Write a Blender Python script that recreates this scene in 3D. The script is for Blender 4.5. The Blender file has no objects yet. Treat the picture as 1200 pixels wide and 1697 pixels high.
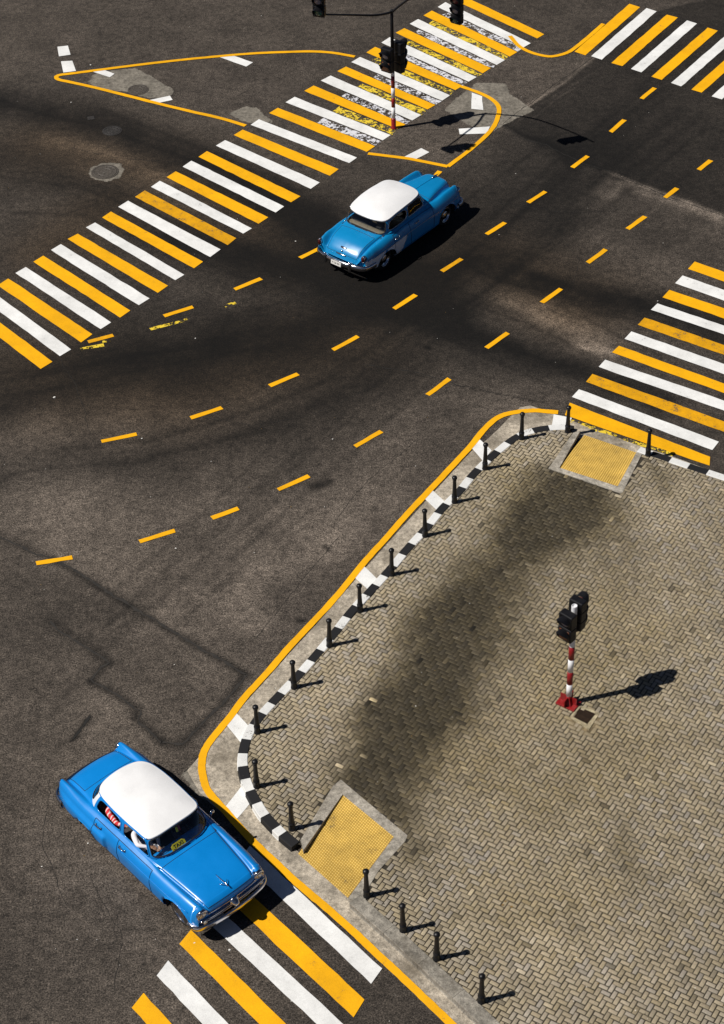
import bpy, bmesh, math, random
import numpy as np
from mathutils import Vector, Matrix
random.seed(7); RNG = np.random.default_rng(7)
SC = bpy.context.scene
COL = SC.collection
PI = math.pi

# ------------------------------------------------------------------ camera (solved from the paving, kerb and car wheelbases)
FPX, PITCH, ROLL, CAMH = 3200.0, 0.7118339, -0.0343944, 30.8919
CX, CY = 600.0, 848.5
cp, sp = math.cos(PITCH), math.sin(PITCH)
FWD = np.array([0, cp, -sp]); R0 = np.array([1.0, 0, 0]); U0 = np.cross(R0, FWD)
cr, sr = math.cos(ROLL), math.sin(ROLL)
CR = cr*R0 + sr*U0; CU = -sr*R0 + cr*U0
CAM = np.array([0, 0, CAMH])
def G(q, z=0.0):
    """where a sight line of the survey photograph meets the level z (metres)"""
    q = np.asarray(q, float)
    d = FWD + np.multiply.outer((q[..., 0]-CX)/FPX, CR) - np.multiply.outer((q[..., 1]-CY)/FPX, CU)
    t = (z-CAM[2])/d[..., 2]
    return CAM + t[..., None]*d
SUNS = np.array([0.736, 0.181, 0.0])          # shadow offset per metre of height
PAVE = 0.13                                   # pavement level above the road

cam_d = bpy.data.cameras.new('camera'); cam = bpy.data.objects.new('camera', cam_d); COL.objects.link(cam)
cam_d.sensor_fit = 'VERTICAL'; cam_d.sensor_height = 36.0; cam_d.lens = FPX/1697.0*36.0
cam_d.clip_end = 1500; cam_d.clip_start = 0.5
m = Matrix.Identity(4)
for i in range(3):
    m[i][0], m[i][1], m[i][2], m[i][3] = CR[i], CU[i], -FWD[i], CAM[i]
cam.matrix_world = m
SC.camera = cam

# ------------------------------------------------------------------ light
W = bpy.data.worlds.new('World'); SC.world = W; W.use_nodes = True
nt = W.node_tree; bg = nt.nodes['Background']
sky = nt.nodes.new('ShaderNodeTexSky'); sky.sky_type = 'NISHITA'; sky.sun_disc = False
el = math.atan2(1.0, math.hypot(SUNS[0], SUNS[1])); rot = math.atan2(-SUNS[0], -SUNS[1])
sky.air_density = 0.35; sky.dust_density = 0.3; sky.ozone_density = 1.5; sky.sun_elevation = el; sky.sun_rotation = rot
nt.links.new(sky.outputs[0], bg.inputs[0]); bg.inputs[1].default_value = 0.05
sl = bpy.data.lights.new('sun', 'SUN'); sl.energy = 5.0; sl.angle = math.radians(0.5); sl.color = (1, 0.955, 0.88)
so = bpy.data.objects.new('sun', sl); COL.objects.link(so)
so.rotation_euler = Vector((SUNS[0], SUNS[1], -1)).to_track_quat('-Z', 'Y').to_euler(); so.location = (-20, 20, 40)
SC.view_settings.view_transform = 'Standard'; SC.view_settings.look = 'None'
SC.view_settings.exposure = 0.0; SC.view_settings.gamma = 1.0; SC.view_settings.use_curve_mapping = False

# ------------------------------------------------------------------ material helpers
def new_mat(name):
    mt = bpy.data.materials.new(name); mt.use_nodes = True
    n = mt.node_tree.nodes; l = mt.node_tree.links
    return mt, n, l, n['Principled BSDF']
def math_node(n, l, op, a, b=None, c=None, clamp=False):
    x = n.new('ShaderNodeMath'); x.operation = op; x.use_clamp = clamp
    for i, v in enumerate((a, b, c)):
        if v is None: continue
        if isinstance(v, (int, float)): x.inputs[i].default_value = v
        else: l.new(v, x.inputs[i])
    return x.outputs[0]
def mixc(n, l, fac, a, b, mode='MIX'):
    x = n.new('ShaderNodeMix'); x.data_type = 'RGBA'; x.blend_type = mode
    for i, v in ((0, fac), (6, a), (7, b)):
        if isinstance(v, (int, float)): x.inputs[i].default_value = v
        elif isinstance(v, tuple): x.inputs[i].default_value = (*v, 1)
        else: l.new(v, x.inputs[i])
    return x.outputs[2]
def noise(n, l, scale, detail=4, rough=0.6, vec=None):
    x = n.new('ShaderNodeTexNoise'); x.inputs['Scale'].default_value = scale; x.inputs['Detail'].default_value = detail
    x.inputs['Roughness'].default_value = rough
    if vec is None:
        g = n.new('ShaderNodeNewGeometry'); vec = g.outputs['Position']
    l.new(vec, x.inputs['Vector']); return x.outputs[0]
def ramp(n, l, v, lo, hi, a=0.0, b=1.0):
    x = n.new('ShaderNodeMapRange'); x.inputs[1].default_value = lo; x.inputs[2].default_value = hi
    x.inputs[3].default_value = a; x.inputs[4].default_value = b; l.new(v, x.inputs[0]); return x.outputs[0]
def attr(n, name):
    x = n.new('ShaderNodeAttribute'); x.attribute_name = name; return x
def bump(n, l, h, b, strength=0.4, dist=0.01):
    x = n.new('ShaderNodeBump'); x.inputs['Strength'].default_value = strength; x.inputs['Distance'].default_value = dist
    l.new(h, x.inputs['Height']); l.new(x.outputs[0], b.inputs['Normal'])
def simple(name, col, rough=0.5, metal=0.0, coat=0.0, var=0.08, nscale=8.0, spec=0.5):
    """plain stuff with a little procedural unevenness in colour and gloss"""
    mt, n, l, b = new_mat(name)
    tc = n.new('ShaderNodeTexCoord')
    f = noise(n, l, nscale, 5, 0.6, tc.outputs['Object'])
    k = ramp(n, l, f, 0.3, 0.7, 1-var, 1+var)
    c = n.new('ShaderNodeVectorMath'); c.operation = 'SCALE'; c.inputs[0].default_value = col; l.new(k, c.inputs['Scale'])
    l.new(c.outputs[0], b.inputs['Base Color'])
    l.new(ramp(n, l, f, 0.3, 0.7, max(0.03, rough-0.07), min(1, rough+0.07)), b.inputs['Roughness'])
    b.inputs['Metallic'].default_value = metal; b.inputs['Coat Weight'].default_value = coat
    b.inputs['Coat Roughness'].default_value = 0.06; b.inputs['Specular IOR Level'].default_value = spec
    return mt
def asphalt_nodes(n, l, tone):
    """fine aggregate colour times a tone"""
    f1 = noise(n, l, 30.0, 2, 0.75); f2 = noise(n, l, 5.0, 6, 0.72); f3 = noise(n, l, 0.9, 5, 0.65); f4 = noise(n, l, 48.0, 1, 0.5); f5 = noise(n, l, 15.0, 3, 0.7)
    a = ramp(n, l, f1, 0.30, 0.70, 0.15, 1.85)
    c = ramp(n, l, f2, 0.3, 0.7, 0.42, 1.58)
    d = ramp(n, l, f3, 0.3, 0.7, 0.70, 1.30)
    g = ramp(n, l, f5, 0.3, 0.7, 0.55, 1.45)
    e = ramp(n, l, f4, 0.64, 0.72, 0.0, 2.2)
    k = math_node(n, l, 'MULTIPLY', math_node(n, l, 'MULTIPLY', math_node(n, l, 'MULTIPLY', a, g), c), d)
    k = math_node(n, l, 'ADD', k, e)
    return math_node(n, l, 'MULTIPLY', k, tone), f1, f2
def concrete_color(n, l, base=(0.27, 0.245, 0.205)):
    f1 = noise(n, l, 2.2, 6, 0.7); f2 = noise(n, l, 40.0, 3, 0.7); f3 = noise(n, l, 9.0, 5, 0.7)
    k = math_node(n, l, 'MULTIPLY', ramp(n, l, f1, 0.3, 0.7, 0.55, 1.25), ramp(n, l, f2, 0.3, 0.7, 0.6, 1.32))
    k = math_node(n, l, 'MULTIPLY', k, ramp(n, l, f3, 0.32, 0.62, 0.55, 1.18))
    s = n.new('ShaderNodeVectorMath'); s.operation = 'SCALE'; s.inputs[0].default_value = base; l.new(k, s.inputs['Scale'])
    return s.outputs[0], f2

def road_material():
    mt, n, l, b = new_mat('asphalt')
    tone = attr(n, 'tone'); conc = attr(n, 'conc'); warm = attr(n, 'warm')
    k, f1, f2 = asphalt_nodes(n, l, tone.outputs['Fac'])
    base = mixc(n, l, warm.outputs['Fac'], (0.0515, 0.0425, 0.0350), (0.054, 0.0385, 0.0255))
    s = n.new('ShaderNodeVectorMath'); s.operation = 'SCALE'; l.new(base, s.inputs[0]); l.new(k, s.inputs['Scale'])
    cc, f3 = concrete_color(n, l, (0.205, 0.185, 0.155))
    edge = noise(n, l, 6.0, 6, 0.75)
    cm = ramp(n, l, math_node(n, l, 'ADD', conc.outputs['Fac'], ramp(n, l, edge, 0.2, 0.8, -0.35, 0.35)), 0.44, 0.56)
    l.new(mixc(n, l, cm, s.outputs[0], cc), b.inputs['Base Color'])
    b.inputs['Roughness'].default_value = 0.85; b.inputs['Specular IOR Level'].default_value = 0.25
    bump(n, l, f1, b, 0.5, 0.012)
    return mt
def paint_material(name, col, wear=0.0, dirt=0.25):
    mt, n, l, b = new_mat(name)
    f = noise(n, l, 3.0, 7, 0.75); g = noise(n, l, 26.0, 3, 0.7); h = noise(n, l, 0.8, 4, 0.6); j = noise(n, l, 55.0, 2, 0.6)
    k = math_node(n, l, 'MULTIPLY', math_node(n, l, 'MULTIPLY', ramp(n, l, f, 0.35, 0.75, 1.0, 1-dirt), ramp(n, l, j, 0.3, 0.6, 0.84, 1.0)), ramp(n, l, h, 0.35, 0.65, 0.86, 1.02))
    s = n.new('ShaderNodeVectorMath'); s.operation = 'SCALE'; s.inputs[0].default_value = col; l.new(k, s.inputs['Scale'])
    spots = ramp(n, l, g, 0.73, 0.77, 0, 0.6)
    patch = math_node(n, l, 'MULTIPLY', ramp(n, l, f, 0.62, 0.67), ramp(n, l, g, 0.50, 0.58))
    w = math_node(n, l, 'MAXIMUM', spots, math_node(n, l, 'MULTIPLY', patch, 0.85))
    if wear > 0:
        t = 0.62-0.28*wear
        w = math_node(n, l, 'MAXIMUM', w, ramp(n, l, math_node(n, l, 'ADD', math_node(n, l, 'MULTIPLY', f, 0.55), math_node(n, l, 'MULTIPLY', g, 0.45)), t-0.02, t+0.02))
    l.new(mixc(n, l, w, s.outputs[0], (0.075, 0.067, 0.058)), b.inputs['Base Color'])
    b.inputs['Roughness'].default_value = 0.7; b.inputs['Specular IOR Level'].default_value = 0.3
    bump(n, l, j, b, 0.3, 0.006)
    return mt
def worn_material(name, col):
    """old paint: flakes left, nothing between them"""
    mt, n, l, b = new_mat(name)
    f = noise(n, l, 2.2, 6, 0.75); g = noise(n, l, 9.0, 5, 0.72)
    v = math_node(n, l, 'ADD', math_node(n, l, 'MULTIPLY', f, 0.5), math_node(n, l, 'MULTIPLY', g, 0.5))
    a = ramp(n, l, v, 0.485, 0.515)
    b.inputs['Base Color'].default_value = (*col, 1); b.inputs['Roughness'].default_value = 0.8
    l.new(a, b.inputs['Alpha']); return mt
def paver_material():
    mt, n, l, b = new_mat('paving_block')
    t = attr(n, 'tone'); hue = attr(n, 'hue')
    f1 = noise(n, l, 30.0, 4, 0.7); f2 = noise(n, l, 1.1, 5, 0.65); f3 = noise(n, l, 90.0, 2, 0.6)
    c = mixc(n, l, hue.outputs['Fac'], (0.312, 0.266, 0.198), (0.272, 0.216, 0.122))
    c2 = mixc(n, l, ramp(n, l, hue.outputs['Fac'], 0.0, 0.25, 1.0, 0.0), c, (0.296, 0.262, 0.216))
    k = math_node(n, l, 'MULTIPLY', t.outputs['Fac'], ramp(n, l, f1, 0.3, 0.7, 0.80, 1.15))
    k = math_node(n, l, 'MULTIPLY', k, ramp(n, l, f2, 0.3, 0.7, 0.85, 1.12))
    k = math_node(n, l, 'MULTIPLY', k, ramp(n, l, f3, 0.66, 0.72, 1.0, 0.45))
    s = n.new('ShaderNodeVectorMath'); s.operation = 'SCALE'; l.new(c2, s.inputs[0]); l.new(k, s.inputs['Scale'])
    l.new(s.outputs[0], b.inputs['Base Color']); b.inputs['Roughness'].default_value = 0.8; b.inputs['Specular IOR Level'].default_value = 0.3
    bump(n, l, f1, b, 0.35, 0.008)
    return mt
def concrete_material(name, base, dark=0.0):
    mt, n, l, b = new_mat(name)
    c, f = concrete_color(n, l, base)
    st = noise(n, l, 0.7, 5, 0.65)
    c = mixc(n, l, ramp(n, l, st, 0.5, 0.68, 0, 0.55+dark), c, (0.10, 0.082, 0.058))
    l.new(c, b.inputs['Base Color']); b.inputs['Roughness'].default_value = 0.85; b.inputs['Specular IOR Level'].default_value = 0.25
    bump(n, l, f, b, 0.5, 0.01); return mt
def glass_material(name, tint, mixv=0.25):
    mt = bpy.data.materials.new(name); mt.use_nodes = True; n = mt.node_tree.nodes; l = mt.node_tree.links
    for x in list(n):
        if x.type != 'OUTPUT_MATERIAL': n.remove(x)
    out = n['Material Output']
    tr = n.new('ShaderNodeBsdfTransparent'); tr.inputs[0].default_value = (*tint, 1)
    gl = n.new('ShaderNodeBsdfGlossy'); gl.inputs['Roughness'].default_value = 0.02
    ge = n.new('ShaderNodeNewGeometry'); dt = n.new('ShaderNodeVectorMath'); dt.operation = 'DOT_PRODUCT'; l.new(ge.outputs['Normal'], dt.inputs[0]); l.new(ge.outputs['Incoming'], dt.inputs[1])
    om = math_node(n, l, 'SUBTRACT', 1.0, math_node(n, l, 'ABSOLUTE', dt.outputs['Value'])); fv = math_node(n, l, 'MULTIPLY_ADD', math_node(n, l, 'POWER', om, 5.0), 0.92, 0.06)
    mx = n.new('ShaderNodeMixShader'); l.new(fv, mx.inputs[0]); l.new(tr.outputs[0], mx.inputs[1]); l.new(gl.outputs[0], mx.inputs[2])
    l.new(mx.outputs[0], out.inputs[0]); return mt

M = {}
M['road'] = road_material()
M['white'] = paint_material('white_paint', (0.86, 0.86, 0.85), 0.0, 0.2)
M['yellow'] = paint_material('yellow_paint', (0.93, 0.455, 0.0), 0.0, 0.15)
M['white_scuffed'] = paint_material('scuffed_white_paint', (0.74, 0.74, 0.73), 0.32, 0.35)
M['yellow_scuffed'] = paint_material('scuffed_yellow_paint', (0.80, 0.385, 0.002), 0.12, 0.35)
M['worn_white'] = worn_material('flaking_white_paint', (0.62, 0.62, 0.66))
M['worn_yellow'] = worn_material('flaking_yellow_paint', (0.72, 0.52, 0.03))
M['kerb_black'] = paint_material('black_kerb_paint', (0.014, 0.014, 0.016), 0.0, 0.2)
M['kerb_white'] = paint_material('white_kerb_paint', (0.78, 0.78, 0.77), 0.05, 0.15)
M['paver'] = paver_material()
M['joint'] = simple('joint_sand', (0.030, 0.024, 0.015), 0.95, var=0.3, nscale=3)
M['gutter'] = concrete_material('gutter_concrete', (0.44, 0.385, 0.31), 0.1)
M['ramp_edge'] = concrete_material('ramp_concrete', (0.40, 0.365, 0.31))
M['kerb_raw'] = concrete_material('bare_kerb_concrete', (0.30, 0.275, 0.235))

# ------------------------------------------------------------------ mesh helpers
def mk(name, V, F, mats, parent=None, smooth=False, fm=None):
    me = bpy.data.meshes.new(name)
    V = np.asarray(V, float).reshape(-1, 3)
    me.from_pydata([tuple(v) for v in V], [], [tuple(int(i) for i in f) for f in F])
    if not isinstance(mats, (list, tuple)): mats = [mats]
    for x in mats: me.materials.append(x)
    if fm is not None: me.polygons.foreach_set('material_index', np.asarray(fm, dtype=np.int32))
    if smooth: me.polygons.foreach_set('use_smooth', np.ones(len(me.polygons), dtype=bool))
    me.update()
    o = bpy.data.objects.new(name, me); COL.objects.link(o)
    if parent is not None: o.parent = parent
    return o
class MB:
    """collects shapes of one part"""
    def __init__(s): s.V = []; s.F = []; s.FM = []; s.n = 0
    def add(s, V, F, mi=0):
        V = np.asarray(V, float).reshape(-1, 3)
        s.V.append(V); s.F += [tuple(int(i)+s.n for i in f) for f in F]; s.FM += [mi]*len(F); s.n += len(V); return s
    def build(s, name, mats, parent=None, smooth=False):
        return mk(name, np.concatenate(s.V), s.F, mats, parent, smooth, s.FM)
    def box(s, c, d, mi=0, rz=0.0, bev=0.0, ry=0.0, rx=0.0):
        bm = bmesh.new(); bmesh.ops.create_cube(bm, size=1.0)
        for v in bm.verts: v.co = Vector((v.co.x*d[0], v.co.y*d[1], v.co.z*d[2]))
        if bev: bmesh.ops.bevel(bm, geom=list(bm.edges), offset=bev, segments=2, affect='EDGES', profile=0.5)
        mt = Matrix.Translation(c) @ Matrix.Rotation(rz, 4, 'Z') @ Matrix.Rotation(ry, 4, 'Y') @ Matrix.Rotation(rx, 4, 'X')
        bm.transform(mt); bm.verts.index_update()
        s.add([v.co[:] for v in bm.verts], [[v.index for v in f.verts] for f in bm.faces], mi); bm.free(); return s
    def tube(s, P, r, k=6, closed=False, mi=0, flat=1.0, cap=True):
        P = np.asarray(P, float); N = len(P); V = []
        rr = np.full(N, r) if np.isscalar(r) else np.asarray(r, float)
        prev = None
        for i in range(N):
            a = P[(i-1) % N] if (closed or i > 0) else P[i]; b = P[(i+1) % N] if (closed or i < N-1) else P[i]
            t = b-a; t = t/(np.linalg.norm(t)+1e-12)
            if prev is None:
                u = np.cross(t, [0, 0, 1.0]); u = np.array([1.0, 0, 0]) if np.linalg.norm(u) < 1e-3 else u
            else: u = prev-t*(prev@t)
            u = u/np.linalg.norm(u); prev = u; w = np.cross(t, u)
            for j in range(k):
                an = 2*PI*j/k; V.append(P[i]+rr[i]*(math.cos(an)*u+flat*math.sin(an)*w))
        F = []
        for i in range(N if closed else N-1):
            for j in range(k):
                a, b = i*k+j, i*k+(j+1) % k; c, d = ((i+1) % N)*k+(j+1) % k, ((i+1) % N)*k+j
                F.append((a, b, c, d))
        if not closed and cap: F += [tuple(range(k))[::-1], tuple((N-1)*k+j for j in range(k))]
        return s.add(V, F, mi)
    def lathe(s, prof, k=24, mt=None, mi=0):
        """prof: (radius, height) pairs turned round z, then moved by mt"""
        V = [(r*math.cos(2*PI*j/k), r*math.sin(2*PI*j/k), h) for r, h in prof for j in range(k)]
        F = [(i*k+j, i*k+(j+1) % k, (i+1)*k+(j+1) % k, (i+1)*k+j) for i in range(len(prof)-1) for j in range(k)]
        F += [tuple(range(k))[::-1], tuple((len(prof)-1)*k+j for j in range(k))]
        if mt is not None: V = [(mt @ Vector(v))[:] for v in V]
        return s.add(V, F, mi)
    def prism(s, poly, z0, z1, mi=0, top_mi=None):
        P = np.asarray(poly, float)[:, :2]; k = len(P)
        if sum(P[i][0]*P[(i+1) % k][1]-P[(i+1) % k][0]*P[i][1] for i in range(k)) < 0: P = P[::-1]
        V = [(x, y, z0) for x, y in P]+[(x, y, z1) for x, y in P]
        s.add(V, [tuple(range(k, 2*k))], mi if top_mi is None else top_mi)
        s.F += [tuple(a+s.n-2*k for a in (i, (i+1) % k, k+(i+1) % k, k+i)) for i in range(k)]; s.FM += [mi]*k
        return s
def empty(name, loc=(0, 0, 0), rz=0.0, label=None, cat=None, group=None, kind=None):
    o = bpy.data.objects.new(name, None); COL.objects.link(o); o.location = loc; o.rotation_euler = (0, 0, rz); o.empty_display_size = 0.2
    return tag(o, label, cat, group, kind)
def tag(o, label=None, cat=None, group=None, kind=None):
    for k, v in (('label', label), ('category', cat), ('group', group), ('kind', kind)):
        if v: o[k] = v
    return o
def crom(P, n, closed=False):
    """Catmull-Rom through the rows of P, n samples per span"""
    P = np.asarray(P, float); N = len(P); out = []
    for i in range(N if closed else N-1):
        p1, p2 = P[i], P[(i+1) % N]
        p0 = P[(i-1) % N] if (closed or i > 0) else 2*p1-p2
        p3 = P[(i+2) % N] if (closed or i < N-2) else 2*p2-p1
        for t in np.arange(n)/n:
            out.append(0.5*((2*p1)+(-p0+p2)*t+(2*p0-5*p1+4*p2-p3)*t*t+(-p0+3*p1-3*p2+p3)*t**3))
    if not closed: out.append(P[-1])
    return np.array(out)
def resample(P, step):
    P = np.asarray(P, float); L = np.concatenate([[0], np.cumsum(np.linalg.norm(np.diff(P, axis=0), axis=1))])
    s = np.linspace(0, L[-1], max(2, int(round(L[-1]/step))+1))
    return np.stack([np.interp(s, L, P[:, k]) for k in range(P.shape[1])], 1), s, L
def seg_dist(X, Y, P):
    """distance of points to polyline P (xy)"""
    D = np.full(X.shape, 1e9)
    for a, b in zip(P[:-1], P[1:]):
        dx, dy = b[0]-a[0], b[1]-a[1]; q = dx*dx+dy*dy+1e-12
        t = np.clip(((X-a[0])*dx+(Y-a[1])*dy)/q, 0, 1)
        D = np.minimum(D, np.hypot(X-a[0]-t*dx, Y-a[1]-t*dy))
    return D
def in_poly(X, Y, P):
    c = np.zeros(X.shape, bool); n = len(P)
    for i in range(n):
        x1, y1 = P[i][:2]; x2, y2 = P[(i+1) % n][:2]
        k = ((y1 > Y) != (y2 > Y)) & (X < (x2-x1)*(Y-y1)/(y2-y1+1e-15)+x1); c ^= k
    return c
def sdist(X, Y, P):
    d = seg_dist(X, Y, np.vstack([P, P[:1]])); return np.where(in_poly(X, Y, P), d, -d)
def setattr_f(me, name, arr):
    a = me.attributes.new(name, 'FLOAT', 'POINT'); a.data.foreach_set('value', np.asarray(arr, np.float32))

# ------------------------------------------------------------------ road with its stains
def smooth_noise(X, Y, scale, seed):
    r = np.random.default_rng(seed); out = np.zeros_like(X); amp = 1.0; tot = 0
    for o in range(4):
        g = r.random((96, 96)); x = X/scale*2**o+37.3*o; y = Y/scale*2**o+11.1*o
        xi = np.floor(x).astype(int); yi = np.floor(y).astype(int); fx = x-xi; fy = y-yi
        fx = fx*fx*(3-2*fx); fy = fy*fy*(3-2*fy); q = lambda a, b: g[a % 96, b % 96]
        out += amp*((q(xi, yi)*(1-fx)+q(xi+1, yi)*fx)*(1-fy)+(q(xi, yi+1)*(1-fx)+q(xi+1, yi+1)*fx)*fy); tot += amp; amp *= 0.5
    return out/tot-0.5
STROKES = [  # survey polyline, half width (m), strength
 ([(0,165),(84,190),(180,212),(290,255),(400,300),(480,345),(560,400)], .85, -1.05),
 ([(0,260),(84,290),(200,345),(300,400),(420,440),(520,480)], 1.0, -.45),
 ([(300,395),(370,412),(480,440),(600,480),(760,520)], .55, -1.0),
 ([(480,345),(560,400),(640,470),(720,500)], .9, -.55),
 ([(560,430),(700,455),(785,430),(880,462),(980,490),(1073,510),(1200,545)], .55, -1.15),
 ([(560,470),(640,505),(707,527),(800,562),(900,597),(974,621),(1100,668)], .42, -1.1),
 ([(600,500),(720,540),(860,590),(990,640)], .9, -.35), ([(250,480),(420,430),(600,400),(800,380),(1000,330)], 3.0, -.45), ([(200,600),(450,580),(700,560)], 2.2, -.35),
 ([(0,660),(84,640),(200,612),(330,590),(450,560),(600,515),(700,480)], .95, -.85),
 ([(0,600),(150,590),(300,560),(420,520)], .6, -.3),
 ([(0,790),(84,770),(250,760),(420,715),(560,655),(660,610)], .7, -.4),
 ([(0,700),(120,690),(300,700),(450,670),(560,620)], .6, .1),
 ([(660,400),(760,350),(860,300),(950,250)], 1.6, -.35),
 ([(380,330),(480,300),(600,270)], .9, -.1),
 ([(840,500),(900,528),(960,548),(1010,592)], .5, .62),
 ([(960,575),(1015,585)], .16, .6),
 ([(1000,395),(1060,430),(1160,470)], .9, .35),
 ([(700,640),(780,652),(850,668),(930,650)], .8, .3),
 ([(640,690),(760,690),(820,680)], .8, .12),
 ([(820,440),(900,500)], .5, .25),
 ([(280,640),(420,620),(560,600)], .5, -.25),
 ([(84,1040),(120,1000),(200,1010)], .6, -.25),
 ([(84,1200),(110,1160),(84,1120)], .6, -.15),
 ([(330,460),(400,500),(480,505)], .7, .2),
 ([(900,240),(950,275),(930,320),(900,345)], .35, -.45), ([(1000,290),(960,330),(930,380)], .3, -.4), ([(905,232),(945,262)], .12, -.5),
 ([(84,925),(150,965),(215,1005),(290,1050),(360,1090),(408,1118)], .075, -1.05), ([(408,1118),(380,1155),(340,1195),(300,1235),(268,1230)], .10, -.8),
 ([(268,1230),(245,1208),(222,1190),(228,1176),(190,1150),(150,1128)], .08, -1.0), ([(150,1128),(170,1104),(182,1098)], .10, -.6),
 ([(84,1030),(110,1050),(140,1070),(180,1098)], .14, -.5), ([(0,890),(84,925)], .14, -.4),
 ([(120,1228),(149,1187)], .04, -2.2),
 ([(524,806),(543,799)], .13, -1.0), ([(495,1028),(503,1028)], .06, -1.5), ([(537,906),(545,912)], .05, -1.2), ([(370,850),(395,840)], .1, -.2),
 ([(705,575),(711,577)], .06, -1.5), ([(465,985),(500,975)], .5, -.2), ([(360,975),(385,960)], .12, -.4),
 ([(0,800),(84,860),(250,1050),(330,1180)], 2.4, .42), ([(150,900),(350,850),(520,860)], 2.2, .3), ([(420,1000),(560,860),(700,740)], 1.3, .38), ([(100,1250),(150,1400),(280,1580),(300,1697)], 2.2, .36),
 ([(760,640),(840,655),(905,668)], .03, -.6), ([(600,610),(690,620),(760,640)], .04, -.3),
 ([(985,95),(930,140),(870,178),(833,204)], .08, 1.1), ([(840,215),(900,170),(985,120)], .04, .35), ([(960,140),(920,165),(880,200)], .03, .5),
 ([(1000,282),(1060,305),(1116,326),(1200,358)], .07, .9), ([(835,207),(860,222),(905,237),(960,268),(1000,282)], .10, -.7),
 ([(690,300),(800,330),(900,345),(1000,350)], .04, -.3), ([(120,300),(240,330)], .5, -.2), ([(84,230),(200,262),(280,300)], .35, .35),
 ([(560,150),(640,180),(720,215)], .8, -.1), ([(390,300),(430,332)], .5, -.5),
]
TONE_POLY = [([(1010,40),(985,92),(900,158),(833,206),(870,232),(905,240),(960,268),(1010,284),(1116,328),(1400,430),(1400,-60)], -.62, .03),
 ([(-200,-80),(-200,126),(93,129),(400,208),(460,180),(560,105),(700,0),(700,-80)], .12, .3),
 ([(610,255),(740,276),(813,217),(828,190),(800,158),(740,165),(650,215)], .32, .05),
 ([(700,-80),(870,84),(985,92),(833,206),(760,145)], .25, .1),
 ([(905,345),(960,300),(1000,285),(1116,330),(1200,360),(1200,400),(1050,370)], .25, .2),
 ([(985,318),(1008,295),(1040,303),(1022,328),(1002,331)], .55, .12), ([(1036,300),(1070,306),(1116,322),(1200,352),(1200,372),(1112,340),(1060,324)], .6, .15)]
CONC_POLY = [[(145,137),(158,122),(190,117),(225,113),(248,124),(272,140),(287,147),(288,156),(275,163),(246,163),(205,152),(165,148)],
 [(378,188),(405,176),(425,178),(437,190),(452,202),(430,206),(400,200)],
 [(737,182),(752,165),(790,137),(838,138),(843,155),(884,182),(836,206),(815,220),(785,212),(760,196)],
 [(148,290),(152,277),(172,270),(198,271),(204,280),(196,294),(178,300),(158,298)],
 [(300,1285),(318,1268),(342,1300),(352,1330),(330,1318)]]
WARM = [([(84,240),(300,300),(500,420)], 2.0), ([(84,620),(300,640),(560,560)], 2.2), ([(640,480),(800,420),(950,500)], 1.8), ([(84,420),(200,330)], 1.5)]
LANE_CURVES = [([(0,165),(84,190),(180,212),(290,255),(400,300),(480,345),(560,400),(700,470),(880,540),(1116,660)], 1.0), ([(0,300),(120,310),(260,355),(420,420),(560,470),(720,530),(900,600),(1000,645)], .8),
 ([(560,430),(700,455),(785,430),(880,462),(980,490),(1073,510),(1200,545)], .9), ([(0,650),(84,640),(200,612),(330,590),(450,560),(600,515),(760,440),(950,290),(1116,150)], .9),
 ([(0,785),(84,770),(250,760),(420,715),(560,655),(700,560),(860,440),(1000,330),(1160,200)], .7), ([(84,1180),(180,1060),(330,930),(520,760),(700,600)], .5), ([(840,420),(960,300),(1116,180)], .6)]
for _c, _a in LANE_CURVES:        # tyre streaks drifting within each lane
    for _k in range(11):
        _o = RNG.normal(0, 26); _i0 = int(RNG.integers(0, max(1, len(_c)-2))); _i1 = min(len(_c), _i0+int(RNG.integers(3, 6)))
        _q = [(x+_o*.35+RNG.normal(0, 5), y+_o+RNG.normal(0, 4)) for x, y in _c[_i0:_i1]]
        if len(_q) > 2: STROKES.append((_q, float(RNG.uniform(.05, .16)), float(-RNG.uniform(.12, .42)*_a)))
TONE_POLY.append(([(0,890),(84,930),(150,968),(290,1052),(408,1118),(380,1155),(300,1235),(268,1230),(222,1190),(228,1176),(150,1128),(182,1098),(84,1030),(0,980)], -.12, .05))
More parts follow.
